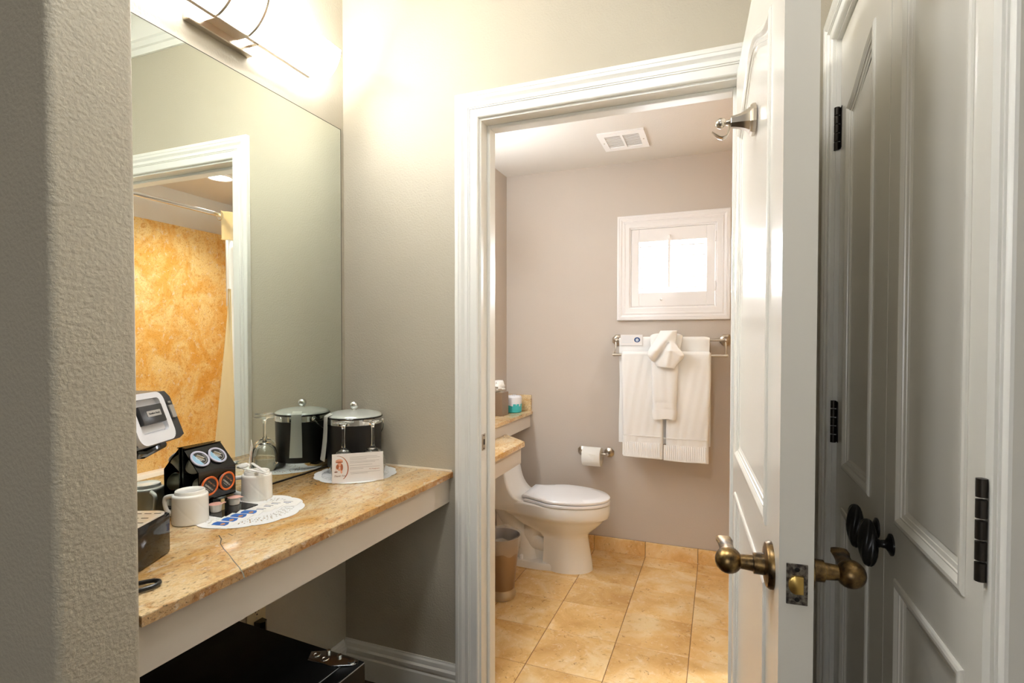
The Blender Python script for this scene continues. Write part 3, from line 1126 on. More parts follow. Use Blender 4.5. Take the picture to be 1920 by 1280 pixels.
r_.holed(rect_loop(Y0, Y1, .034, .114), [circ(-.028, .0735, .0240), circ(.026, .0745, .0240)], 0, -th, lambda u, v, h: (.061 + h, u, v))
mps = lambda u, v, h: tuple(Vector((.061, u, .114)) + SL * v + SNV * h)
r_.holed(rect_loop(Y0, Y1, 0, sl_len), [circ(-.033, .0395, .0240), circ(.020, .0395, .0240)], -th, 0, mps)
r_.holed(rect_loop(Y0, Y1, 0, sl_len), [circ(-.033, .0395, .0240), circ(.020, .0395, .0240)], 0, -th, mps)
r_.box(.010, .061, Y0, Y1, .034, .034 + th)
r_.make('front_panel', M['black_gloss'], rk)
B().prism([(.001, Y0), (.010, Y0), (.006, Y1), (.001, Y1 - .026)], .1735, .1758).make('top_flange', M['black_gloss'], rk)
B().box(.080, .083, -.008, .002, .0042, .034).make('divider', M['tan_print'], rk)


def make_pod(kind):
    t = thing('coffee_pod', '', 'coffee pod', group='coffee pods in the rack')
    B().lathe([(0, -.044), (.0165, -.044), (.0185, -.041), (.0232, -.002), (.0232, 0)], 32).make('cup', M['pod_cup'], t)
    B().lathe([(.0200, .0012), (.0212, .0026), (.0245, .0030), (.0258, .0012), (.0250, -.001), (.023, -.001)], 40, cap=False).make('rim', M['orange'] if kind else M['lavender'], t)
    lb = B().lathe([(.0208, .0013), (0, .0013)], 40, cap=False).make('foil_label', M['pod_label'], t)
    I = Matrix.Translation((0, 0, .0015))
    if kind:
        text_mesh('lettering', 'EXPRESS-O', .0062, M['lettering'], lb, I @ Matrix.Translation((.000, -.0045, 0)))
        text_mesh('lettering', 'Crazy Cup', .0062, M['orange_print'], lb, I @ Matrix.Translation((0, .0075, 0)), shear=.3)
        B().box(-.008, .008, -.0105, -.0097, .0013, .0016).make('print_line', M['lettering'], lb)
    else:
        pts = [(.0200 * cos(a), .0200 * sin(a)) for a in [radians(168 + k * 12) for k in range(13)]]
        B().prism(pts, .0014, .0016).make('label_band', M['lightblue'], lb)
        for k, (wd, yy) in enumerate(((.0105, .0085), (.0125, .0040), (.0125, -.0005), (.010, -.005))):
            B().box(-wd, wd * (.6 if k % 2 else .9), yy - .0010, yy + .0010, .0014, .0017).make('print_line', M['lettering'] if k != 1 else M['tan_print'], lb)
        B().tube([(.0165 * cos(a), .0165 * sin(a), .0015) for a in [radians(-60 + k * 12) for k in range(13)]], .0004, 6).make('print_arc', M['lettering'], lb)
    return t


po, pl_ = make_pod(1), make_pod(0)
spots = [(po, .0610, -.028, .0735, 0, 'orange rimmed coffee pod at the lower left of the rack, half behind the mug'),
         (None, .0610, .026, .0745, 0, 'orange rimmed coffee pod at the lower right of the rack'),
         (pl_, .0336, -.033, .1424, 1, 'lilac rimmed coffee pod at the upper left of the rack'),
         (None, .0336, .020, .1424, 1, 'lilac rimmed coffee pod at the upper right of the rack')]
for src, x, y, z, up, lab in spots:
    t = src or copy_tree(pl_ if up else po)
    if up:
        nrm, yy = SNV, SL
        ang = radians(-40)
    else:
        nrm, yy = Vector((1, .06 if y > 0 else -.01, .0)).normalized(), Vector((0, 0, 1))
        ang = radians(-42)
    xx = yy.cross(nrm).normalized()
    x2, y2 = xx * cos(ang) + yy * sin(ang), -xx * sin(ang) + yy * cos(ang)
    t.matrix_world = frame((-1.331 + x + nrm.x * .0035, 1.061 + y, CZ + z + nrm.z * .0035), x2, y2, nrm)
    t['label'] = lab

# ---- lace paper doilies
def doily(name, label, cx, cy, r, rot):
    bm = bmesh.new()
    na, fr0 = 216, [0, .30, .52, .60, .625, .67, .695, .74, .765, .81, .835, .88, .94, 1.0]
    rings = []
    for q in fr0:
        ring = []
        for i in range(na):
            a = 2 * pi * i / na
            sc = r * q * (1 + .045 * q ** 4 * abs(cos(6 * a)) ** .6)
            ring.append(bm.verts.new((sc * cos(a), sc * sin(a), 0)) if q else None)
        rings.append(ring)
    c0 = bm.verts.new((0, 0, 0))
    for i in range(na):
        j = (i + 1) % na
        bm.faces.new((c0, rings[1][i], rings[1][j]))
        for k in range(1, len(fr0) - 1):
            if 3 <= k <= 10:
                if (k % 2 == 1 and (i + k) % 4 == 1) or (k in (4, 8) and i % 8 == 4) or (k == 6 and i % 6 == 2):
                    continue
            bm.faces.new((rings[k][i], rings[k][j], rings[k + 1][j], rings[k + 1][i]))
    me = bpy.data.meshes.new(name)
    bm.to_mesh(me)
    bm.free()
    me.materials.append(M['doily'])
    o = bpy.data.objects.new(name, me)
    SC.collection.objects.link(o)
    md = o.modifiers.new('thickness', 'SOLIDIFY')
    md.thickness = .0006
    md.offset = -1
    o.location = (cx, cy, CZ + .0010)
    o.rotation_euler.z = rot
    return tag(o, label, 'doily', 'paper doilies on the granite counter')


doily('lace_doily', 'round white lace doily under the sugar packets', -1.190, 1.087, .138, .1)
doily('lace_doily', 'round white lace doily under the ice bucket', -1.178, 1.533, .134, .4)
TOP = CZ + .0012


# ---- upside-down mugs
def make_mug(label):
    t = thing('mug', label, 'mug', group='upturned mugs on the counter')
    b = B()
    seg = 120
    full = []
    for r, z in [(.038, .004), (.0415, 0), (.0435, .0005)] + [(.0442 - .0006 * (k / 20), .003 + .067 * k / 20) for k in range(21)] + [(.0430, .0722), (.0415, .0742), (.0395, .0750), (.0372, .0752), (.0366, .0765), (.0362, .0825), (.0352, .0842), (.0335, .0845), (.0322, .0838), (.0312, .0822), (.014, .0812)]:
        ring_ = []
        for i in range(seg):
            a = 2 * pi * i / seg
            dp = 0
            if .002 < z < .0705:
                dp = .0009 * max(0, 1 - abs(sin(2.5 * (a + z * 21))) * 5.5) * min(1, max(0, (.070 - z) / .022))
            ring_.append(((r - dp) * cos(a), (r - dp) * sin(a), z))
        full.append(ring_)
    b.loft(full)
    b.make('cup', M['mug'], t, 60)
    hp_ = bez((.040, 0, .066), (.058, 0, .064), (.074, 0, .066), (.073, 0, .050), 8) + bez((.073, 0, .050), (.072, 0, .030), (.066, 0, .016), (.042, 0, .016), 8)[1:]
    B().tube(hp_, .0050, 10, flat=[1.25] * len(hp_)).make('handle', M['mug'], t, 60)
    return t


mg = make_mug('cream upturned mug in front of the pod rack, nearest the coffee maker')
mg.location = (-1.253, .966, CZ + .0012)
mg.rotation_euler.z = radians(197)
mg.scale = (.94, .94, .97)
m2 = copy_tree(mg)
m2['label'] = 'cream upturned mug to the right of the pod rack, with white stirrers lying on it'
m2.location = (-1.2585, 1.182, CZ + .0012)
m2.rotation_euler.z = radians(214)
zt = CZ + .0862
st = tag(B().box(-.066, .066, -.0045, .0045, 0, .0022, .0006).make('stirrer', M['paper'], None, 30, (-1.243, 1.158, zt + .0008), radians(-12)), 'white stirrer lying across the mug, the lower and longer one', 'stirrer', 'stirrers on the mug')
st2 = st.copy()
SC.collection.objects.link(st2)
st2.location = (-1.250, 1.180, zt + .0052)
st2.rotation_euler = (0, radians(1.5), radians(-27))
st2['label'] = 'white stirrer lying across the back of the mug'
rings = []
random.seed(3)
nap = B()
for k in range(7):
    t_ = k / 6
    r0 = .0175 * sin(pi * min(.95, .15 + .80 * t_))
    rings.append([(-1.306 + (t_ - .5) * .018 + r0 * cos(2 * pi * i / 14) * (.65 + .7 * random.random()), 1.178 + r0 * 1.1 * sin(2 * pi * i / 14) * (.65 + .7 * random.random()), zt + t_ * .016) for i in range(14)])
tag(nap.loft(rings).make('paper_napkin', M['paper'], None, 60), 'small crumpled white napkin on top of the mug beside the stirrers', 'napkin')

# ---- creamer cups
def make_creamer(label):
    t = thing('creamer_cup', label, 'creamer', group='creamer cups on the rack tray')
    B().lathe([(.0125, 0), (.0133, .001), (.0150, .0175), (.0168, .0185), (.0168, .0200), (0, .0200)], 28).make('tub', M['cream_cup'], t)
    B().prism([(.0172 * cos(a), .0172 * sin(a)) for a in [radians(25 + k * 310 / 24) for k in range(25)]] + [(.024, -.004), (.025, .004)], .0201, .0206).make('foil_lid', M['pink_foil'], t)
    return t


c1 = make_creamer('creamer cup with a pink lid left of the divider on the rack tray')
c1.location = (-1.2545, 1.041, CZ + .0046)
c1.rotation_euler.z = radians(60)
c2 = copy_tree(c1)
c2['label'] = 'creamer cup with a pink lid right of the divider on the rack tray'
c2.location = (-1.262, 1.106, CZ + .0046)
c2.rotation_euler.z = radians(20)


# ---- sugar packets
def make_packet(blue):
    t = thing('sugar_packet', '', 'sugar packet', group='blue sugar packets on the doily' if blue else 'white sweetener packets on the doily')
    n = 8
    rings = []
    for i in range(n + 1):
        x = -.0325 + .065 * i / n
        h = .0018 * sin(pi * i / n) ** .6 + .0003
        rings.append([(x, -.021, 0), (x, 0, 0), (x, .021, 0), (x, .021, .0004), (x, .010, h), (x, 0, h * 1.1), (x, -.010, h), (x, -.021, .0004)])
    B().loft(rings).make('sachet', M['paper'], t, 50)
    if blue:
        B().prism([(-.019, -.006), (.018, -.007), (.021, .002), (.016, .014), (-.017, .014), (-.021, .005)], .0022, .0025).make('blue_print', M['blue'], t)
        B().prism([(.007 + .006 * cos(2 * pi * k / 16), .001 + .0055 * sin(2 * pi * k / 16)) for k in range(16)], .0025, .0027).make('orange_print', M['orange_print'], t)
    else:
        for k in range(3):
            B().box(-.014 + .002 * k, .012 - .003 * k, .006 - .007 * k, .009 - .007 * k, .0021, .0023).make('grey_print', M['navy'] if k == 1 else M['print_grey'], t)
    return t


pb, pw = make_packet(1), make_packet(0)
for src, pts in ((pb, [(-1.158, .972), (-1.163, 1.003), (-1.166, 1.033), (-1.164, 1.064)]), (pw, [(-1.158, 1.098), (-1.160, 1.126), (-1.158, 1.150), (-1.134, 1.172)])):
    for k, (x, y) in enumerate(pts):
        t = src if k == 0 else copy_tree(src)
        t.location = (x, y, TOP + .0004 + .0004 * k)
        t.rotation_euler = (radians(5.5), 0, radians((14, 8, 12, 20)[k]))
        t['label'] = '%s of four %s packets, counted from the mug by the coffee maker' % (('first', 'second', 'third', 'last')[k], 'blue printed sugar' if src is pb else 'white sweetener')

# ---- ice bucket
ib = thing('ice_bucket', 'black ice bucket with chrome bands in the mirror corner', 'ice bucket', (-1.218, 1.578, CZ + .0012))
B().lathe([(.088, 0), (.0912, .002), (.0928, .020), (.0932, .022)], 64).make('base_ring', M['chrome'], ib)
B().lathe([(.0922, .022), (.0945, .16), (.0950, .170)], 64).make('body', M['black_satin'], ib)
B().lathe([(.0958, .169), (.0966, .170), (.0966, .189), (.0958, .190)], 64).make('rim_band', M['chrome'], ib)
B().lathe([(.0968, .1895), (.0992, .1905), (.0992, .1935), (.0975, .195), (.090, .196)], 64).make('lid_rim', M['black_gloss'], ib)
ld = B().lathe([(.0955, .1945)] + [(.0955 * cos(a), .195 + .019 * sin(a)) for a in [pi / 2 * k / 12 for k in range(1, 12)]] + [(0, .214)], 64).make('lid', M['lid_satin'], ib, 60)
kb = B().lathe([(.0085, .213), (.0065, .217)] + [(max(.0001, .0148 * sin(a)), .2315 - .0148 * cos(a)) for a in [pi * (.15 + .85 * k / 14) for k in range(15)]], 28).make('knob', M['chrome'], ld, 60)
for ang in (25, 205):
    a = radians(ang)
    B().lathe([(.005, 0), (.006, .003), (.0045, .008), (.0001, .010)], 14, (.0955 * cos(a), .0955 * sin(a), .178), Matrix.Rotation(a, 4, 'Z') @ Matrix.Rotation(pi / 2, 4, 'Y')).make('pivot', M['chrome'], ib)
hb = []
for k in range(25):
    t_ = k / 24
    a = radians(25 + 180 * t_)
    hb.append((.1015 * cos(a), .1015 * sin(a), .178 - .085 * sin(pi * t_) ** .8))
B().tube(hb, .0022, 8).make('bail_handle', M['chrome'], ib)
bn = B()
rings = []
for k in range(15):
    t_ = k / 14
    if t_ < .15:
        r, z = .082 + .0195 * t_ / .15, .2075 - .010 * t_ / .15
    else:
        q = (t_ - .15) / .85
        r, z = .1022 + .012 * q * q, .1965 - .150 * q
    w_ = .016 + .006 * t_
    a = radians(239)
    d_, s_ = Vector((cos(a), sin(a), 0)), Vector((-sin(a), cos(a), 0))
    rings.append([tuple(d_ * r_0 + s_ * w0 + Vector((0, 0, z))) for r_0, w0 in ((r, -w_), (r + .0014, 0), (r, w_), (r + .0008, w_), (r + .0022, 0), (r + .0008, -w_))])
tag(bn.loft(rings).xf(Matrix.Translation((-1.218, 1.578, CZ + .0014))).make('paper_band', M['grey_strip'], None, 50), 'grey paper band draped over the lid of the black ice bucket', 'paper band')


# ---- upside-down wine glasses
def make_glass(label):
    t = thing('wine_glass', label, 'wine glass', group='upturned wine glasses')
    out = [(.0345, 0), (.0385, .018), (.0418, .040), (.0415, .058), (.036, .078), (.024, .092), (.010, .099), (.0062, .104), (.0045, .118), (.0040, .140), (.0046, .165), (.0075, .1795), (.015, .1850), (.030, .1880), (.0345, .1888)]
    inn = [(.0335, 0), (.0374, .018), (.0406, .040), (.0402, .057), (.034, .076), (.021, .0895), (.008, .0945), (0, .0955)]
    prof = inn[::-1] + [(.0340, -.0004)] + out + [(.0348, .1900), (.034, .1908), (.012, .1912), (0, .1912)]
    B().lathe(prof, 48).make('glass_body', M['glass'], t, 75)
    return t


g1 = make_glass('clear upturned wine glass on the left behind the thank-you card')
g1.location = (-1.1636, 1.4505, TOP + .001)
g2 = copy_tree(g1)
g2['label'] = 'clear upturned wine glass on the right behind the thank-you card'
g2.location = (-1.0955, 1.517, TOP + .001)

# ---- thank-you card
p0, p1 = Vector((-1.1600, 1.3890, TOP + .0003)), Vector((-1.0377, 1.4953, TOP + .0003))
cx_ = (p1 - p0).normalized()
cnrm = Vector((cx_.y, -cx_.x, 0))
cup = (Vector((0, 0, 1)) - cnrm * .10).normalized()
cf = frame(p0, cx_, cup)
CW, CH = (p1 - p0).length, .093
cdt = thing('thank_you_card', 'white printed thank-you card leaning in front of the wine glasses', 'card', (0, 0, 0))
b = B().prism([(0, 0), (CW, 0), (CW, CH), (0, CH)], -.0012, 0)
b.prism([(0, .0012), (CW, .0012), (CW, .004), (0, .004)], -.010, -.0012)
b.xf(cf).make('card_board', M['card'], cdt)
pr_ = lambda poly, mname, nm, par: B().prism(poly, .0001, .0004).xf(cf).make(nm, M[mname], par)
arc = [(.0175 + .034 * cos(a), .046 + .041 * sin(a)) for a in [radians(-58 + k * 8) for k in range(20)]]
arc2 = [(.0175 + .0305 * cos(a), .046 + .040 * sin(a)) for a in [radians(-58 + k * 8) for k in range(19, -1, -1)]]
pr_(arc + arc2, 'print_brown', 'swoosh', cdt)
ell = lambda cx, cy, rx_, ry_, n=18, r=0: [(cx + rx_ * cos(2 * pi * k / n) * cos(r) - ry_ * sin(2 * pi * k / n) * sin(r), cy + rx_ * cos(2 * pi * k / n) * sin(r) + ry_ * sin(2 * pi * k / n) * cos(r)) for k in range(n)]
for poly, mm, nm in ((ell(.0225, .070, .0115, .0065), 'print_peach', 'bonnet'), (ell(.0225, .0665, .0115, .0025), 'print_brown', 'bonnet_brim'), (ell(.0235, .058, .0075, .008), 'print_peach', 'face'),
                     (ell(.017, .052, .0045, .008), 'print_brown', 'hair'), (ell(.030, .050, .004, .011), 'print_brown', 'hair'), (ell(.024, .043, .0065, .004), 'print_peach', 'hands'),
                     (ell(.012, .036, .0055, .0018), 'print_dark', 'flower'), (ell(.0125, .045, .0006, .010), 'print_peach', 'flower_stem'), (ell(.029, .036, .003, .006), 'print_peach', 'ribbon')):
    B().prism(poly, .0001, .0003 + .0001 * (nm in ('bonnet_brim', 'hair'))).xf(cf).make(nm, M[mm], cdt)
text_mesh('lettering', 'Thank You', .0082, M['print_dark'], cdt, cf @ Matrix.Translation((.0235, .0225, .0004)), shear=.35)
for k, (x0, x1, y) in enumerate(((.055, .143, .080), (.055, .151, .0755), (.055, .108, .0715), (.055, .149, .0655), (.055, .136, .0615), (.055, .126, .053), (.055, .151, .0455), (.055, .098, .0415), (.056, .151, .030), (.058, .112, .026))):
    B().prism([(x0, y), (x1, y), (x1, y + .0009), (x0, y + .0009)], .0001, .0003).xf(cf).make('print_line', M['print_grey'], cdt)
text_mesh('lettering', 'The Management', .0048, M['print_brown'], cdt, cf @ Matrix.Translation((.132, .0385, .0003)), shear=.3)

# ================================================================== BATHROOM
# ---- one-piece toilet; local x points out of the wall
to = thing('toilet', 'white one-piece toilet with closed lid against the bathroom wall', 'toilet', (-1.285, 2.94, 0))


def egg(x_back, hw_back, x_mid, hw, x_tip, n=40):
    """plan outline, anticlockwise, from back right round the front"""
    pts = []
    for k in range(n + 1):
        a = -pi / 2 + pi * k / n
        pts.append((x_mid + (x_tip - x_mid) * cos(a), hw * sin(a)))
    m = 8
    for k in range(1, m + 1):
        t = k / m
        pts.append((x_mid + (x_back - x_mid) * t, hw + (hw_back - hw) * (t * t * (3 - 2 * t))))
    for k in range(m, 0, -1):
        t = k / m
        pts.append((x_mid + (x_back - x_mid) * t, -hw - (hw_back - hw) * (t * t * (3 - 2 * t))))
    return pts


def ring(pts, z):
    return [(x, y, z) for x, y in pts]


tb = B()
rings = []
for z, xb, hwb, xm, hw, xt in ((.0, .365, .085, .47, .108, .632), (.04, .365, .085, .47, .106, .628), (.12, .370, .083, .47, .102, .614), (.185, .370, .083, .475, .101, .604),
                               (.205, .35, .085, .475, .106, .608), (.225, .31, .09, .472, .120, .630), (.250, .25, .10, .465, .138, .660), (.280, .21, .112, .455, .157, .690), (.298, .19, .117, .452, .165, .702), (.306, .172, .124, .450, .1760, .7195),
                               (.322, .155, .130, .45, .1805, .7255), (.340, .155, .130, .45, .1815, .7275), (.365, .155, .130, .45, .1800, .7265), (.376, .155, .129, .45, .1765, .7225), (.379, .16, .127, .45, .171, .716)):
    rings.append(ring(egg(xb, hwb, xm, hw, xt), z))
tb.loft(rings)
# tank with its front sweeping down into the bowl deck
swoop = [(0, .318)] + [(.28, .318), (.285, .372)] + bez((.285, .380), (.205, .385), (.165, .430), (.150, .56), 10) + [(.147, .628), (.138, .636), (0, .636)]
sec = []
for y, sx, dz in ((-.135, .93, -.010), (-.131, .975, -.003), (-.122, 1.0, 0), (-.05, 1.0, 0), (.05, 1.0, 0), (.122, 1.0, 0), (.131, .975, -.003), (.135, .93, -.010)):
    sec.append([(x * sx, y, z + (dz if z > .35 else -dz)) for x, z in swoop])
tb.loft(sec)
# foot plate and trapway
tb.loft([ring(egg(.10, .095, .30, .108, .56), z) if z < .03 else ring(egg(.105, .090, .30, .103, .55), z) for z in (0, .024, .036)])
tb.box(.06, .42, -.045, .045, .03, .33, .012, 2)
tb.tube([(.47, 0, .285), (.36, 0, .265), (.29, 0, .215), (.27, 0, .17), (.29, 0, .135), (.36, 0, .125), (.42, 0, .13)], [.075, .075, .070, .066, .064, .062, .060], 20)
tb.tube([(.08, 0, .33), (.12, 0, .27), (.19, 0, .20), (.24, 0, .12), (.25, 0, .03)], [.060, .064, .068, .072, .078], 20)
tb.make('bowl_and_tank', M['porcelain'], to, 42)
B().loft([ring(egg(.268, .120, .45, .178, .7225), .381), ring(egg(.262, .124, .45, .182, .7275), .384), ring(egg(.262, .124, .45, .182, .7275), .395), ring(egg(.268, .121, .45, .179, .7235), .398)]).make('seat', M['seat'], to, 40)
B().loft([ring(egg(.255, .112, .45, .178, .7230), .4015), ring(egg(.250, .116, .45, .1815, .7270), .405), ring(egg(.250, .116, .45, .1815, .7270), .414), ring(egg(.256, .112, .45, .176, .7205), .420),
          ring(egg(.30, .09, .45, .14, .670), .4245), ring(egg(.36, .05, .45, .08, .57), .426)]).make('lid', M['seat'], to, 40)
for s in (-1, 1):
    B().lathe([(.0125, 0), (.011, .022), (.006, .027), (0, .028)], 18, (.235, s * .080, .035)).make('bolt_cap', M['seat'], to)
    B().box(.240, .268, s * .075 - .014, s * .075 + .014, .379, .400, .005, 2).make('lid_hinge', M['seat'], to)
B().lathe([(.017, 0), (.017, .004), (.015, .006), (0, .006)], 20, (.07, 0, .636)).make('flush_button', M['chrome'], to)

# ---- vanity counter and shelf along the bathroom's left wall
vc = thing('bathroom_counter', 'lower granite counter with cut corner above the trash can in the bathroom', 'countertop', (0, 0, 0))
cp = [(-1.133, YB2 + .004), (-.955, YB2 + .004), (-.955, 2.650), (-1.133, 2.828)]
B().prism(cp, .728, .7545, None, .003).make('slab', M['granite'], vc, 40)
ap_ = [(-1.133, YB2 + .004), (-.972, YB2 + .004), (-.972, 2.640), (-1.133, 2.801)]
B().holed(ap_, [inset(ap_, .018)], .640, .7279, ident).make('apron', M['apron'], vc)
bs = thing('granite_shelf', 'upper granite shelf with a raised end piece in the bathroom corner', 'shelf', (0, 0, 0))
B().box(BXL, -1.118, YB2 + .004, BYB - .0005, .815, .838, .002).make('slab', M['granite'], bs, 40)
B().box(BXL, -1.124, BYB - .021, BYB - .0005, .838, .940, .002).make('backsplash', M['granite'], bs, 40)
B().prism([(YB2 + .004, .722), (BYB - .0005, .735), (BYB - .0005, .8149), (YB2 + .004, .8149)], BXL, -1.1335, lambda a, b_, h: (h, a, b_)).make('apron', M['apron'], bs)

tx = thing('tissue_box', 'bronze metal tissue box cover with a tissue sticking out', 'tissue box', (-1.247, 2.983, .8385))
B().box(-.047, .047, -.053, .053, 0, .140, .0015).make('cover', M['tissue_cover'], tx)
B().prism(ell(0, 0, .032, .022), .1402, .1406).make('opening', M['slot'], tx)
ts = B()
random.seed(11)
rings = []
for k in range(9):
    t_ = k / 8
    rr = .030 + .030 * sin(pi * t_ * .75) * (1 - .55 * t_)
    rings.append([(rr * cos(2 * pi * i / 20) * (.75 + .5 * random.random()) * (1 - .5 * t_), rr * sin(2 * pi * i / 20) * (.75 + .5 * random.random()) + .01 * t_, .1405 + .068 * t_) for i in range(20)])
ts.loft(rings).make('tissue', M['paper'], tx, 70)
wr = thing('wrapped_toilet_roll', 'spare toilet roll in white and teal wrapper on the granite shelf', 'toilet roll', (-1.208, 3.140, .8385))
B().lathe([(.046, 0), (.052, .004), (.053, .02), (.053, .030)] + [(.0533, .055)], 36).make('teal_wrapper', M['teal'], wr, 50)
random.seed(4)
rings = []
for r, z in ((.0532, .050), (.0534, .075), (.053, .092), (.050, .101), (.040, .106), (.020, .104), (.006, .100)):
    rings.append([(r * cos(2 * pi * i / 36) * (1 + .03 * random.uniform(-1, 1)), r * sin(2 * pi * i / 36) * (1 + .03 * random.uniform(-1, 1)), z + .002 * random.uniform(-1, 1) - (.008 * abs(sin(3.5 * 2 * pi * i / 36)) if z < .06 else 0)) for i in range(36)])
B().loft(rings).make('white_wrapper', M['white_plastic'], wr, 60)

# ---- bar lamp over the bathroom counter, the light that throws the towels' shadows
bl = thing('bathroom_lamp', 'frosted glass bar lamp on the left wall of the bathroom', 'wall lamp', (BXL, 2.28, 1.86))
B().box(0, .020, -.09, .09, -.055, .055, .002).make('backplate', M['nickel'], bl)
B().tube([(.075, -.27, 0), (.075, .27, 0)], .05, 24).make('glass_shade', M['bath_glass'], bl)
B().box(.018, .05, -.03, .03, -.012, .012).make('arm', M['nickel'], bl)

# ---- waste bin
wb = thing('waste_bin', 'bronze metal waste bin with clear liner below the bathroom counter', 'waste bin', (-1.0165, 2.475, 0))
B().lathe([(.070, 0), (.0715, .004), (.0715, .022), (.068, .034), (.0655, .046), (.066, .050)], 48).make('base_ring', M['nickel'], wb)
B().lathe([(.066, .048), (.072, .11), (.082, .20), (.092, .295), (.0965, .310), (.0945, .3105), (.089, .293), (.064, .06), (0, .058)], 48).make('bin_body', M['can'], wb, 50)
random.seed(9)
rings = []
ph = [random.uniform(0, 6.28) for _ in range(8)]
for r, z, amp in ((.050, .12, .003), (.060, .20, .003), (.078, .285, .002), (.0945, .318, .004), (.1005, .322, .004), (.1050, .306, .006), (.1020, .278, .007), (.0975, .250, .007), (.0955, .236, .006)):
    rings.append([((r + amp * (sin(5 * a + ph[0]) * .5 + sin(11 * a + ph[1] + z * 30) * .5)) * cos(a), (r + amp * (sin(5 * a + ph[0]) * .5 + sin(11 * a + ph[1] + z * 30) * .5)) * sin(a), z + .006 * sin(4 * a + ph[2]) + .004 * sin(9 * a + ph[3])) for a in [2 * pi * i / 72 for i in range(72)]])
B().loft(rings, cap=False).make('bin_liner', M['film'], wb, 60)['label'] = 'clear plastic liner folded over the rim'

# ---- toilet paper holder
tp = thing('toilet_paper_holder', 'brushed nickel toilet paper holder on the bathroom back wall', 'holder', (-.7045, BYB, .606))
rb = Matrix.Rotation(pi / 2, 4, 'X')
for x in (-.083, .083):
    B().lathe([(.031, 0), (.031, .005), (.027, .009), (.018, .012), (.011, .018), (.0085, .030), (.0085, .058), (.0105, .062), (.0115, .068), (.0095, .075), (0, .077)], 8, (x, 0, 0), rb @ Matrix.Rotation(pi / 8, 4, 'Z')).make('post', M['nickel'], tp, 30)
B().tube([(-.083, -.067, 0), (.083, -.067, 0)], .0075, 14).make('roller', M['nickel'], tp)
tr = thing('toilet_roll', 'white toilet roll with a folded point on the wall holder', 'toilet roll', (-.712, BYB - .0685, .588))
ry = Matrix.Rotation(pi / 2, 4, 'Y')
B().lathe([(.0205, -.0545), (.056, -.0545), (.0572, -.053), (.0572, .053), (.056, .0545), (.0205, .0545), (.0205, -.0545)], 44, m=ry, cap=False).make('paper_roll', M['paper'], tr, 40)
B().prism([(-.010, .028), (.034, .022), (.016, -.014)], .0575, .0590, lambda a, b_, h: (a, -h, b_)).make('folded_point', M['paper'], tr)

# ---- double towel rail
ra = thing('towel_rail', 'brushed nickel double towel rail under the bathroom window', 'towel rail', (-.268, BYB, 1.292))
for x in (-.303, .303):
    B().lathe([(.036, 0), (.036, .006), (.031, .011), (.020, .015), (.013, .024), (.0095, .040), (.0095, .060), (.0115, .066), (.0115, .074), (.006, .079), (0, .080)], 8, (x, 0, 0), rb @ Matrix.Rotation(pi / 8, 4, 'Z')).make('post', M['nickel'], ra, 30)
    B().tube([(x, -.066, -.005), (x, -.074, -.030), (x, -.092, -.060), (x, -.117, -.086)], [.0055, .0045, .0045, .006], 10).make('bracket_arm', M['nickel'], ra, 50)
    B().lathe([(0, -.012), (.0085, -.009), (.010, 0), (.0085, .009), (0, .012)], 16, (x, -.117, -.086), ry).make('end_knob', M['nickel'], ra, 50)
B().tube([(-.303, -.068, 0), (.303, -.068, 0)], .0075, 14).make('upper_bar', M['nickel'], ra)
B().tube([(-.303, -.117, -.086), (.303, -.117, -.086)], .0075, 14).make('lower_bar', M['nickel'], ra)
UY, UZ, LY, LZ = BYB - .068, 1.292, BYB - .117, 1.206


def towel(parent, name, x0, x1, by, bz, r, zf, zb, th, seed, taper=0, nx=36, wave=.0022):
    rnd = random.Random(seed)
    p = [rnd.uniform(0, 6.28) for _ in range(6)]
    path = []
    nf = 22
    for k in range(nf + 1):
        t = k / nf
        path.append((by - r, zf + (bz - zf) * t, 1 - t))
    for k in range(1, 9):
        a = pi - pi * k / 8
        path.append((by + r * cos(a), bz + r * sin(a), 0))
    nb = 10
    for k in range(1, nb + 1):
        t = k / nb
        path.append((by + r, bz + (zb - bz) * t, 0))
    rings = []
    for i in range(nx + 1):
        s = i / nx
        outer, inner = [], []
        for j, (y, z, q) in enumerate(path):
            a, b_ = path[max(j - 1, 0)], path[min(j + 1, len(path) - 1)]
            d = Vector((b_[0] - a[0], b_[1] - a[1])).normalized()
            n_ = Vector((-d.y, d.x))
            x = x0 + (x1 - x0) * s
            x += (((x0 + x1) / 2) - x) * taper * q + .002 * sin(7 * q + p[3]) * (1 if s > .5 else -1) * min(1, abs(s - .5) * 4)
            w = wave * q * (sin(7 * s + p[0]) * .6 + sin(13 * s + p[1] + .8 * q) * .4) + .0012 * sin(31 * s + 13 * q + p[2])
            e = min(1, min(s, 1 - s) * nx / 2.2 + .35)
            outer.append((x, y + n_.x * th * e - w * (q > 0), z + n_.y * th * e - (.006 * sin(3 * s + p[4]) * q)))
            inner.append((x, y + .0005 - w * (q > 0), z + (0 if q == 0 else 0) - (.006 * sin(3 * s + p[4]) * q)))
        rings.append(outer + inner[::-1])
    return B().loft(rings).make(name, M['towel'], parent, 60)


def ribs(parent, name, x0, x1, y, z0, z1, n, sag=.003):
    b = B()
    rings = []
    m = n * 6
    for i in range(m + 1):
        s = i / m
        x = x0 + (x1 - x0) * s
        d = .0035 * abs(sin(pi * n * s)) ** .7 + .001
        rings.append([(x, y + .002, z1), (x, y - d * .2, z1), (x, y - d, z1 - .006), (x, y - d - .001, (z0 + z1) / 2), (x, y - d, z0 + .010 - sag * sin(pi * s)), (x, y - .005, z0 + .004 - sag * sin(pi * s)), (x, y - .004, z0 - .004 - sag * sin(pi * s)), (x, y + .002, z0 - .004 - sag * sin(pi * s))])
    return b.loft(rings).make(name, M['towel'], parent, 60)


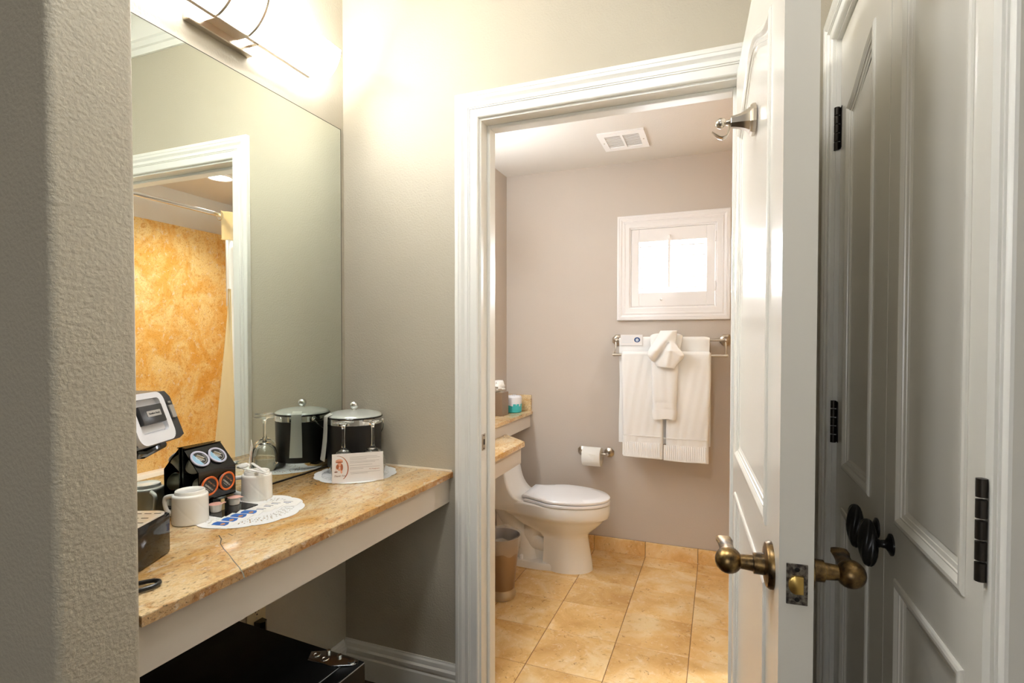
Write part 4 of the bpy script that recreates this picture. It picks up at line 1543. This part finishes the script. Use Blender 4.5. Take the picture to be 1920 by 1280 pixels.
t = thing('bath_towel', 'white bath towel on the upper bar, behind the other towels', 'towel', (0, 0, 0), group='white towels on the rail')
towel(t, 'towel_cloth', -.549, -.052, UY, UZ, .009, .690, .70, .010, 1, .0)
FY = LY - .009 - .014
t = thing('hand_towel', 'white towel hanging at the left of the lower bar, ribbed hem', 'towel', (0, 0, 0), group='white towels on the rail')
towel(t, 'towel_cloth', -.527, -.286, LY, LZ, .009, .622, .70, .013, 2, .07)
ribs(t, 'ribbed_hem', -.514, -.306, FY + .001, .626, .706, 19)
B().box(-.516, -.304, FY - .0025, FY + .001, .742, .7455, .001).make('hem_seam', M['towel'], t)
t = thing('hand_towel', 'white towel hanging at the right of the lower bar, ribbed hem', 'towel', (0, 0, 0), group='white towels on the rail')
towel(t, 'towel_cloth', -.284, -.041, LY, LZ, .009, .615, .70, .013, 5, .07)
ribs(t, 'ribbed_hem', -.288, -.062, FY + .001, .619, .700, 20, .004)
B().box(-.290, -.058, FY - .0025, FY + .001, .737, .7405, .001).make('hem_seam', M['towel'], t)

# narrow folded towel over both bars, and the washcloth tied round it
t = thing('folded_towel', 'narrow folded white towel hanging over the middle of both bars', 'towel', (0, 0, 0), group='white towels on the rail')
fp = [(UY + .0215, 1.285, .10), (UY + .018, 1.303, .095), (UY + .009, 1.3135, .09), (UY - .004, 1.3145, .09), (UY - .017, 1.310, .09), (UY - .025, 1.296, .088), (UY - .035, 1.265, .084), (LY - .022, 1.232, .080), (FY - .009, 1.20, .074),
      (FY - .010, 1.10, .071), (FY - .010, 1.0, .068), (FY - .010, .945, .066), (FY - .008, .936, .064), (FY - .0105, .929, .0655), (FY - .008, .922, .064), (FY - .0105, .915, .0655), (FY - .008, .908, .065), (FY - .011, .896, .068), (FY - .011, .862, .066), (FY - .010, .848, .062)]
rings = []
for j, (y, z, hw) in enumerate(fp):
    a, b_ = fp[max(j - 1, 0)], fp[min(j + 1, len(fp) - 1)]
    d = Vector((b_[0] - a[0], b_[1] - a[1])).normalized()
    n_ = Vector((d.y, -d.x))
    if n_.x > 0 and j > 3 or (j <= 3 and n_.y < 0):
        n_ = -n_
    r_ = []
    for k in range(25):
        q = 2 * k / 24 - 1
        thk = .0145 * (1 - abs(q) ** 6) + .0015
        r_.append((-.2835 + hw * q, y + n_.x * thk - .001 * sin(9 * q + 9 * z), z + n_.y * thk + .004 * sin(3 * q + 1) * (j > 15)))
    for k in range(24, -1, -1):
        q = 2 * k / 24 - 1
        r_.append((-.2835 + hw * q, y, z + .004 * sin(3 * q + 1) * (j > 15)))
    rings.append(r_)
B().loft(rings).make('towel_cloth', M['towel'], t, 60)
bm = bmesh.new()
nr, nc = 56, 48
key = ((1.345, -.314, -.222), (1.307, -.332, -.222), (1.273, -.350, -.226), (1.252, -.362, -.210), (1.235, -.370, -.196), (1.208, -.375, -.177), (1.188, -.362, -.184), (1.160, -.337, -.214), (1.141, -.322, -.228))


def segd(x, z, ax, az, bx, bz):
    t = max(0, min(1, ((x - ax) * (bx - ax) + (z - az) * (bz - az)) / ((bx - ax) ** 2 + (bz - az) ** 2)))
    return math.hypot(x - ax - t * (bx - ax), z - az - t * (bz - az))


grid = []
for i in range(nr + 1):
    z = key[0][0] + (key[-1][0] - key[0][0]) * i / nr
    t_ = i / nr
    for a, b_ in zip(key, key[1:]):
        if b_[0] - 1e-9 <= z <= a[0] + 1e-9:
            q = (a[0] - z) / (a[0] - b_[0])
            xa, xb = a[1] + (b_[1] - a[1]) * q, a[2] + (b_[2] - a[2]) * q
            break
    row = []
    for j in range(nc + 1):
        s = j / nc
        x = xa + (xb - xa) * s
        y = UY - .030 - .080 * min(1, t_ / .55) - .018 * max(0, sin(pi * s)) ** .5
        y -= .024 * math.exp(-(segd(x, z, -.250, 1.338, -.352, 1.205) / .026) ** 2)
        y += .024 * math.exp(-(segd(x, z, -.268, 1.272, -.338, 1.166) / .010) ** 2)
        y -= .016 * math.exp(-(segd(x, z, -.252, 1.262, -.196, 1.207) / .024) ** 2)
        y -= .008 * math.exp(-(segd(x, z, -.250, 1.250, -.268, 1.160) / .014) ** 2)
        row.append(bm.verts.new((x, y, z - .010 * max(0, t_ - .8) * 5 * (s - .3))))
    grid.append(row)
for i in range(nr):
    for j in range(nc):
        bm.faces.new((grid[i][j], grid[i][j + 1], grid[i + 1][j + 1], grid[i + 1][j]))
me = bpy.data.meshes.new('washcloth')
bm.to_mesh(me)
bm.free()
me.materials.append(M['towel'])
me.shade_smooth()
wc = bpy.data.objects.new('washcloth', me)
SC.collection.objects.link(wc)
md = wc.modifiers.new('thickness', 'SOLIDIFY')
md.thickness, md.offset = .012, 1
tag(wc, 'white washcloth tucked in folds round the narrow folded towel', 'washcloth')

sg = thing('towel_card', 'white card with a round navy emblem on the upper towel bar', 'card', (-.478, UY - .0235, 1.293))
B().box(-.063, .063, -.0012, .0012, -.032, .030).make('card_board', M['card'], sg)
for k in range(5):
    B().box(-.054, .010 - .004 * (k % 2), -.0016, -.0012, .020 - .009 * k, .0215 - .009 * k).make('print_line', M['print_pale'], sg)
mpn = lambda u, v, h: (u, -.0012 - h, v)
B().holed(ell(.033, 0, .0175, .0150, 28), [ell(.033, -.001, .008, .0085, 20)], 0, .0004, mpn).make('emblem', M['navy'], sg)
B().prism(ell(.033, -.002, .0045, .005), 0, .0003, mpn).make('emblem_heart', M['lightblue'], sg)

# ---- tub, shower rod, curtain, downlight
tub = thing('bathtub', 'white bathtub along the granite shower wall', 'bathtub', (0, 0, 0))
o_ = rrect(.216, BXR - .017, YB2 + .017, BYB - .017, .01)
i1 = rrect(.29, BXR - .075, YB2 + .10, BYB - .09, .10, 5)
i2 = rrect(.345, BXR - .14, YB2 + .22, BYB - .18, .10, 5)
b = B()
b.loft([ring(o_, 0), ring(o_, .400), ring(inset(o_, .012), .412), ring(i1, .410), ring(inset(i1, .012), .395), ring(i2, .09), ring(inset(i2, .03), .07)])
b.make('tub_shell', M['tub'], tub, 40)
rd = thing('shower_rod', 'chrome shower curtain rod above the bathtub', 'rod', (.175, 2.526, 2.053))
B().tube([(0, -.725, 0), (0, .725, 0)], .0128, 16).make('rod_tube', M['chrome'], rd)
for y, s in ((-.7255, 1), (.7255, -1)):
    B().lathe([(.030, 0), (.030, .006), (.020, .014), (.016, .020)], 24, (0, y, 0), Matrix.Rotation(-s * pi / 2, 4, 'X')).make('flange', M['chrome'], rd)
cu = thing('shower_curtain', 'cream and white shower curtain drawn to the far end of the tub', 'curtain', (.175, 0, 0))


def sheet(name, z0, z1, ya, yb, mat, amp, freq, off, nz=26, ny=110, ph=0):
    """ya, yb: functions of z for the near and far edges"""
    bm = bmesh.new()
    rows = []
    for i in range(nz + 1):
        z = z1 + (z0 - z1) * i / nz
        row = []
        for j in range(ny + 1):
            s = j / ny
            y = ya(z) + (yb(z) - ya(z)) * s
            x = off + amp * (1 - .25 * (z > 1.9)) * sin(freq * 2 * pi * s + ph) + .006 * sin(5 * s + 3 * z)
            row.append(bm.verts.new((x, y, z)))
        rows.append(row)
    for i in range(nz):
        for j in range(ny):
            bm.faces.new((rows[i][j], rows[i][j + 1], rows[i + 1][j + 1], rows[i + 1][j]))
    me = bpy.data.meshes.new(name)
    bm.to_mesh(me)
    bm.free()
    me.materials.append(mat)
    me.shade_smooth()
    o = bpy.data.objects.new(name, me)
    SC.collection.objects.link(o)
    o.parent = cu
    md = o.modifiers.new('thickness', 'SOLIDIFY')
    md.thickness = .0015
    return o


far = lambda z: 3.20
near = lambda z: 2.405 - .100 * max(0, (1.62 - z) / .9)
sheet('header_band', 1.90, 2.075, lambda z: 2.385, far, M['curtain'], .024, 9, -.040)
sheet('voile_panel', 1.50, 1.905, lambda z: 2.415, far, M['curtain_white'], .024, 9, -.040)
sheet('fabric_panel', .30, 1.505, lambda z: 2.47 + .0 * z, far, M['curtain'], .022, 8, -.038)
sheet('liner_fold', .30, 1.90, lambda z: 2.405 + .028 * max(0, 1.62 - z), lambda z: 2.468, M['curtain_white'], .006, .5, -.070, ny=10)
sheet('near_fold', .30, 1.60, near, lambda z: 2.410 + .036 * max(0, 1.62 - z), M['curtain'], .008, .6, -.078, ny=12)
for k in range(9):
    y = 2.40 + k * .095
    pts = [(-.012 + .024 * cos(2 * pi * i / 18) * 1.1, y, 2.043 + .026 * sin(2 * pi * i / 18)) for i in range(19)]
    B().tube(pts, .0022, 6, cap=False).make('ring', M['chrome'], cu)
dl = thing('ceiling_downlight', 'lit round downlight in the bathroom ceiling over the tub', 'ceiling light', (.37, 2.58, BZ))
B().lathe([(.068, 0), (.090, -.001), (.090, -.005), (.070, -.008), (.066, -.004), (.0655, .068), (.0655, .072), (0, .072)], 40, cap=False).make('trim_ring', M['vent'], dl, 30)
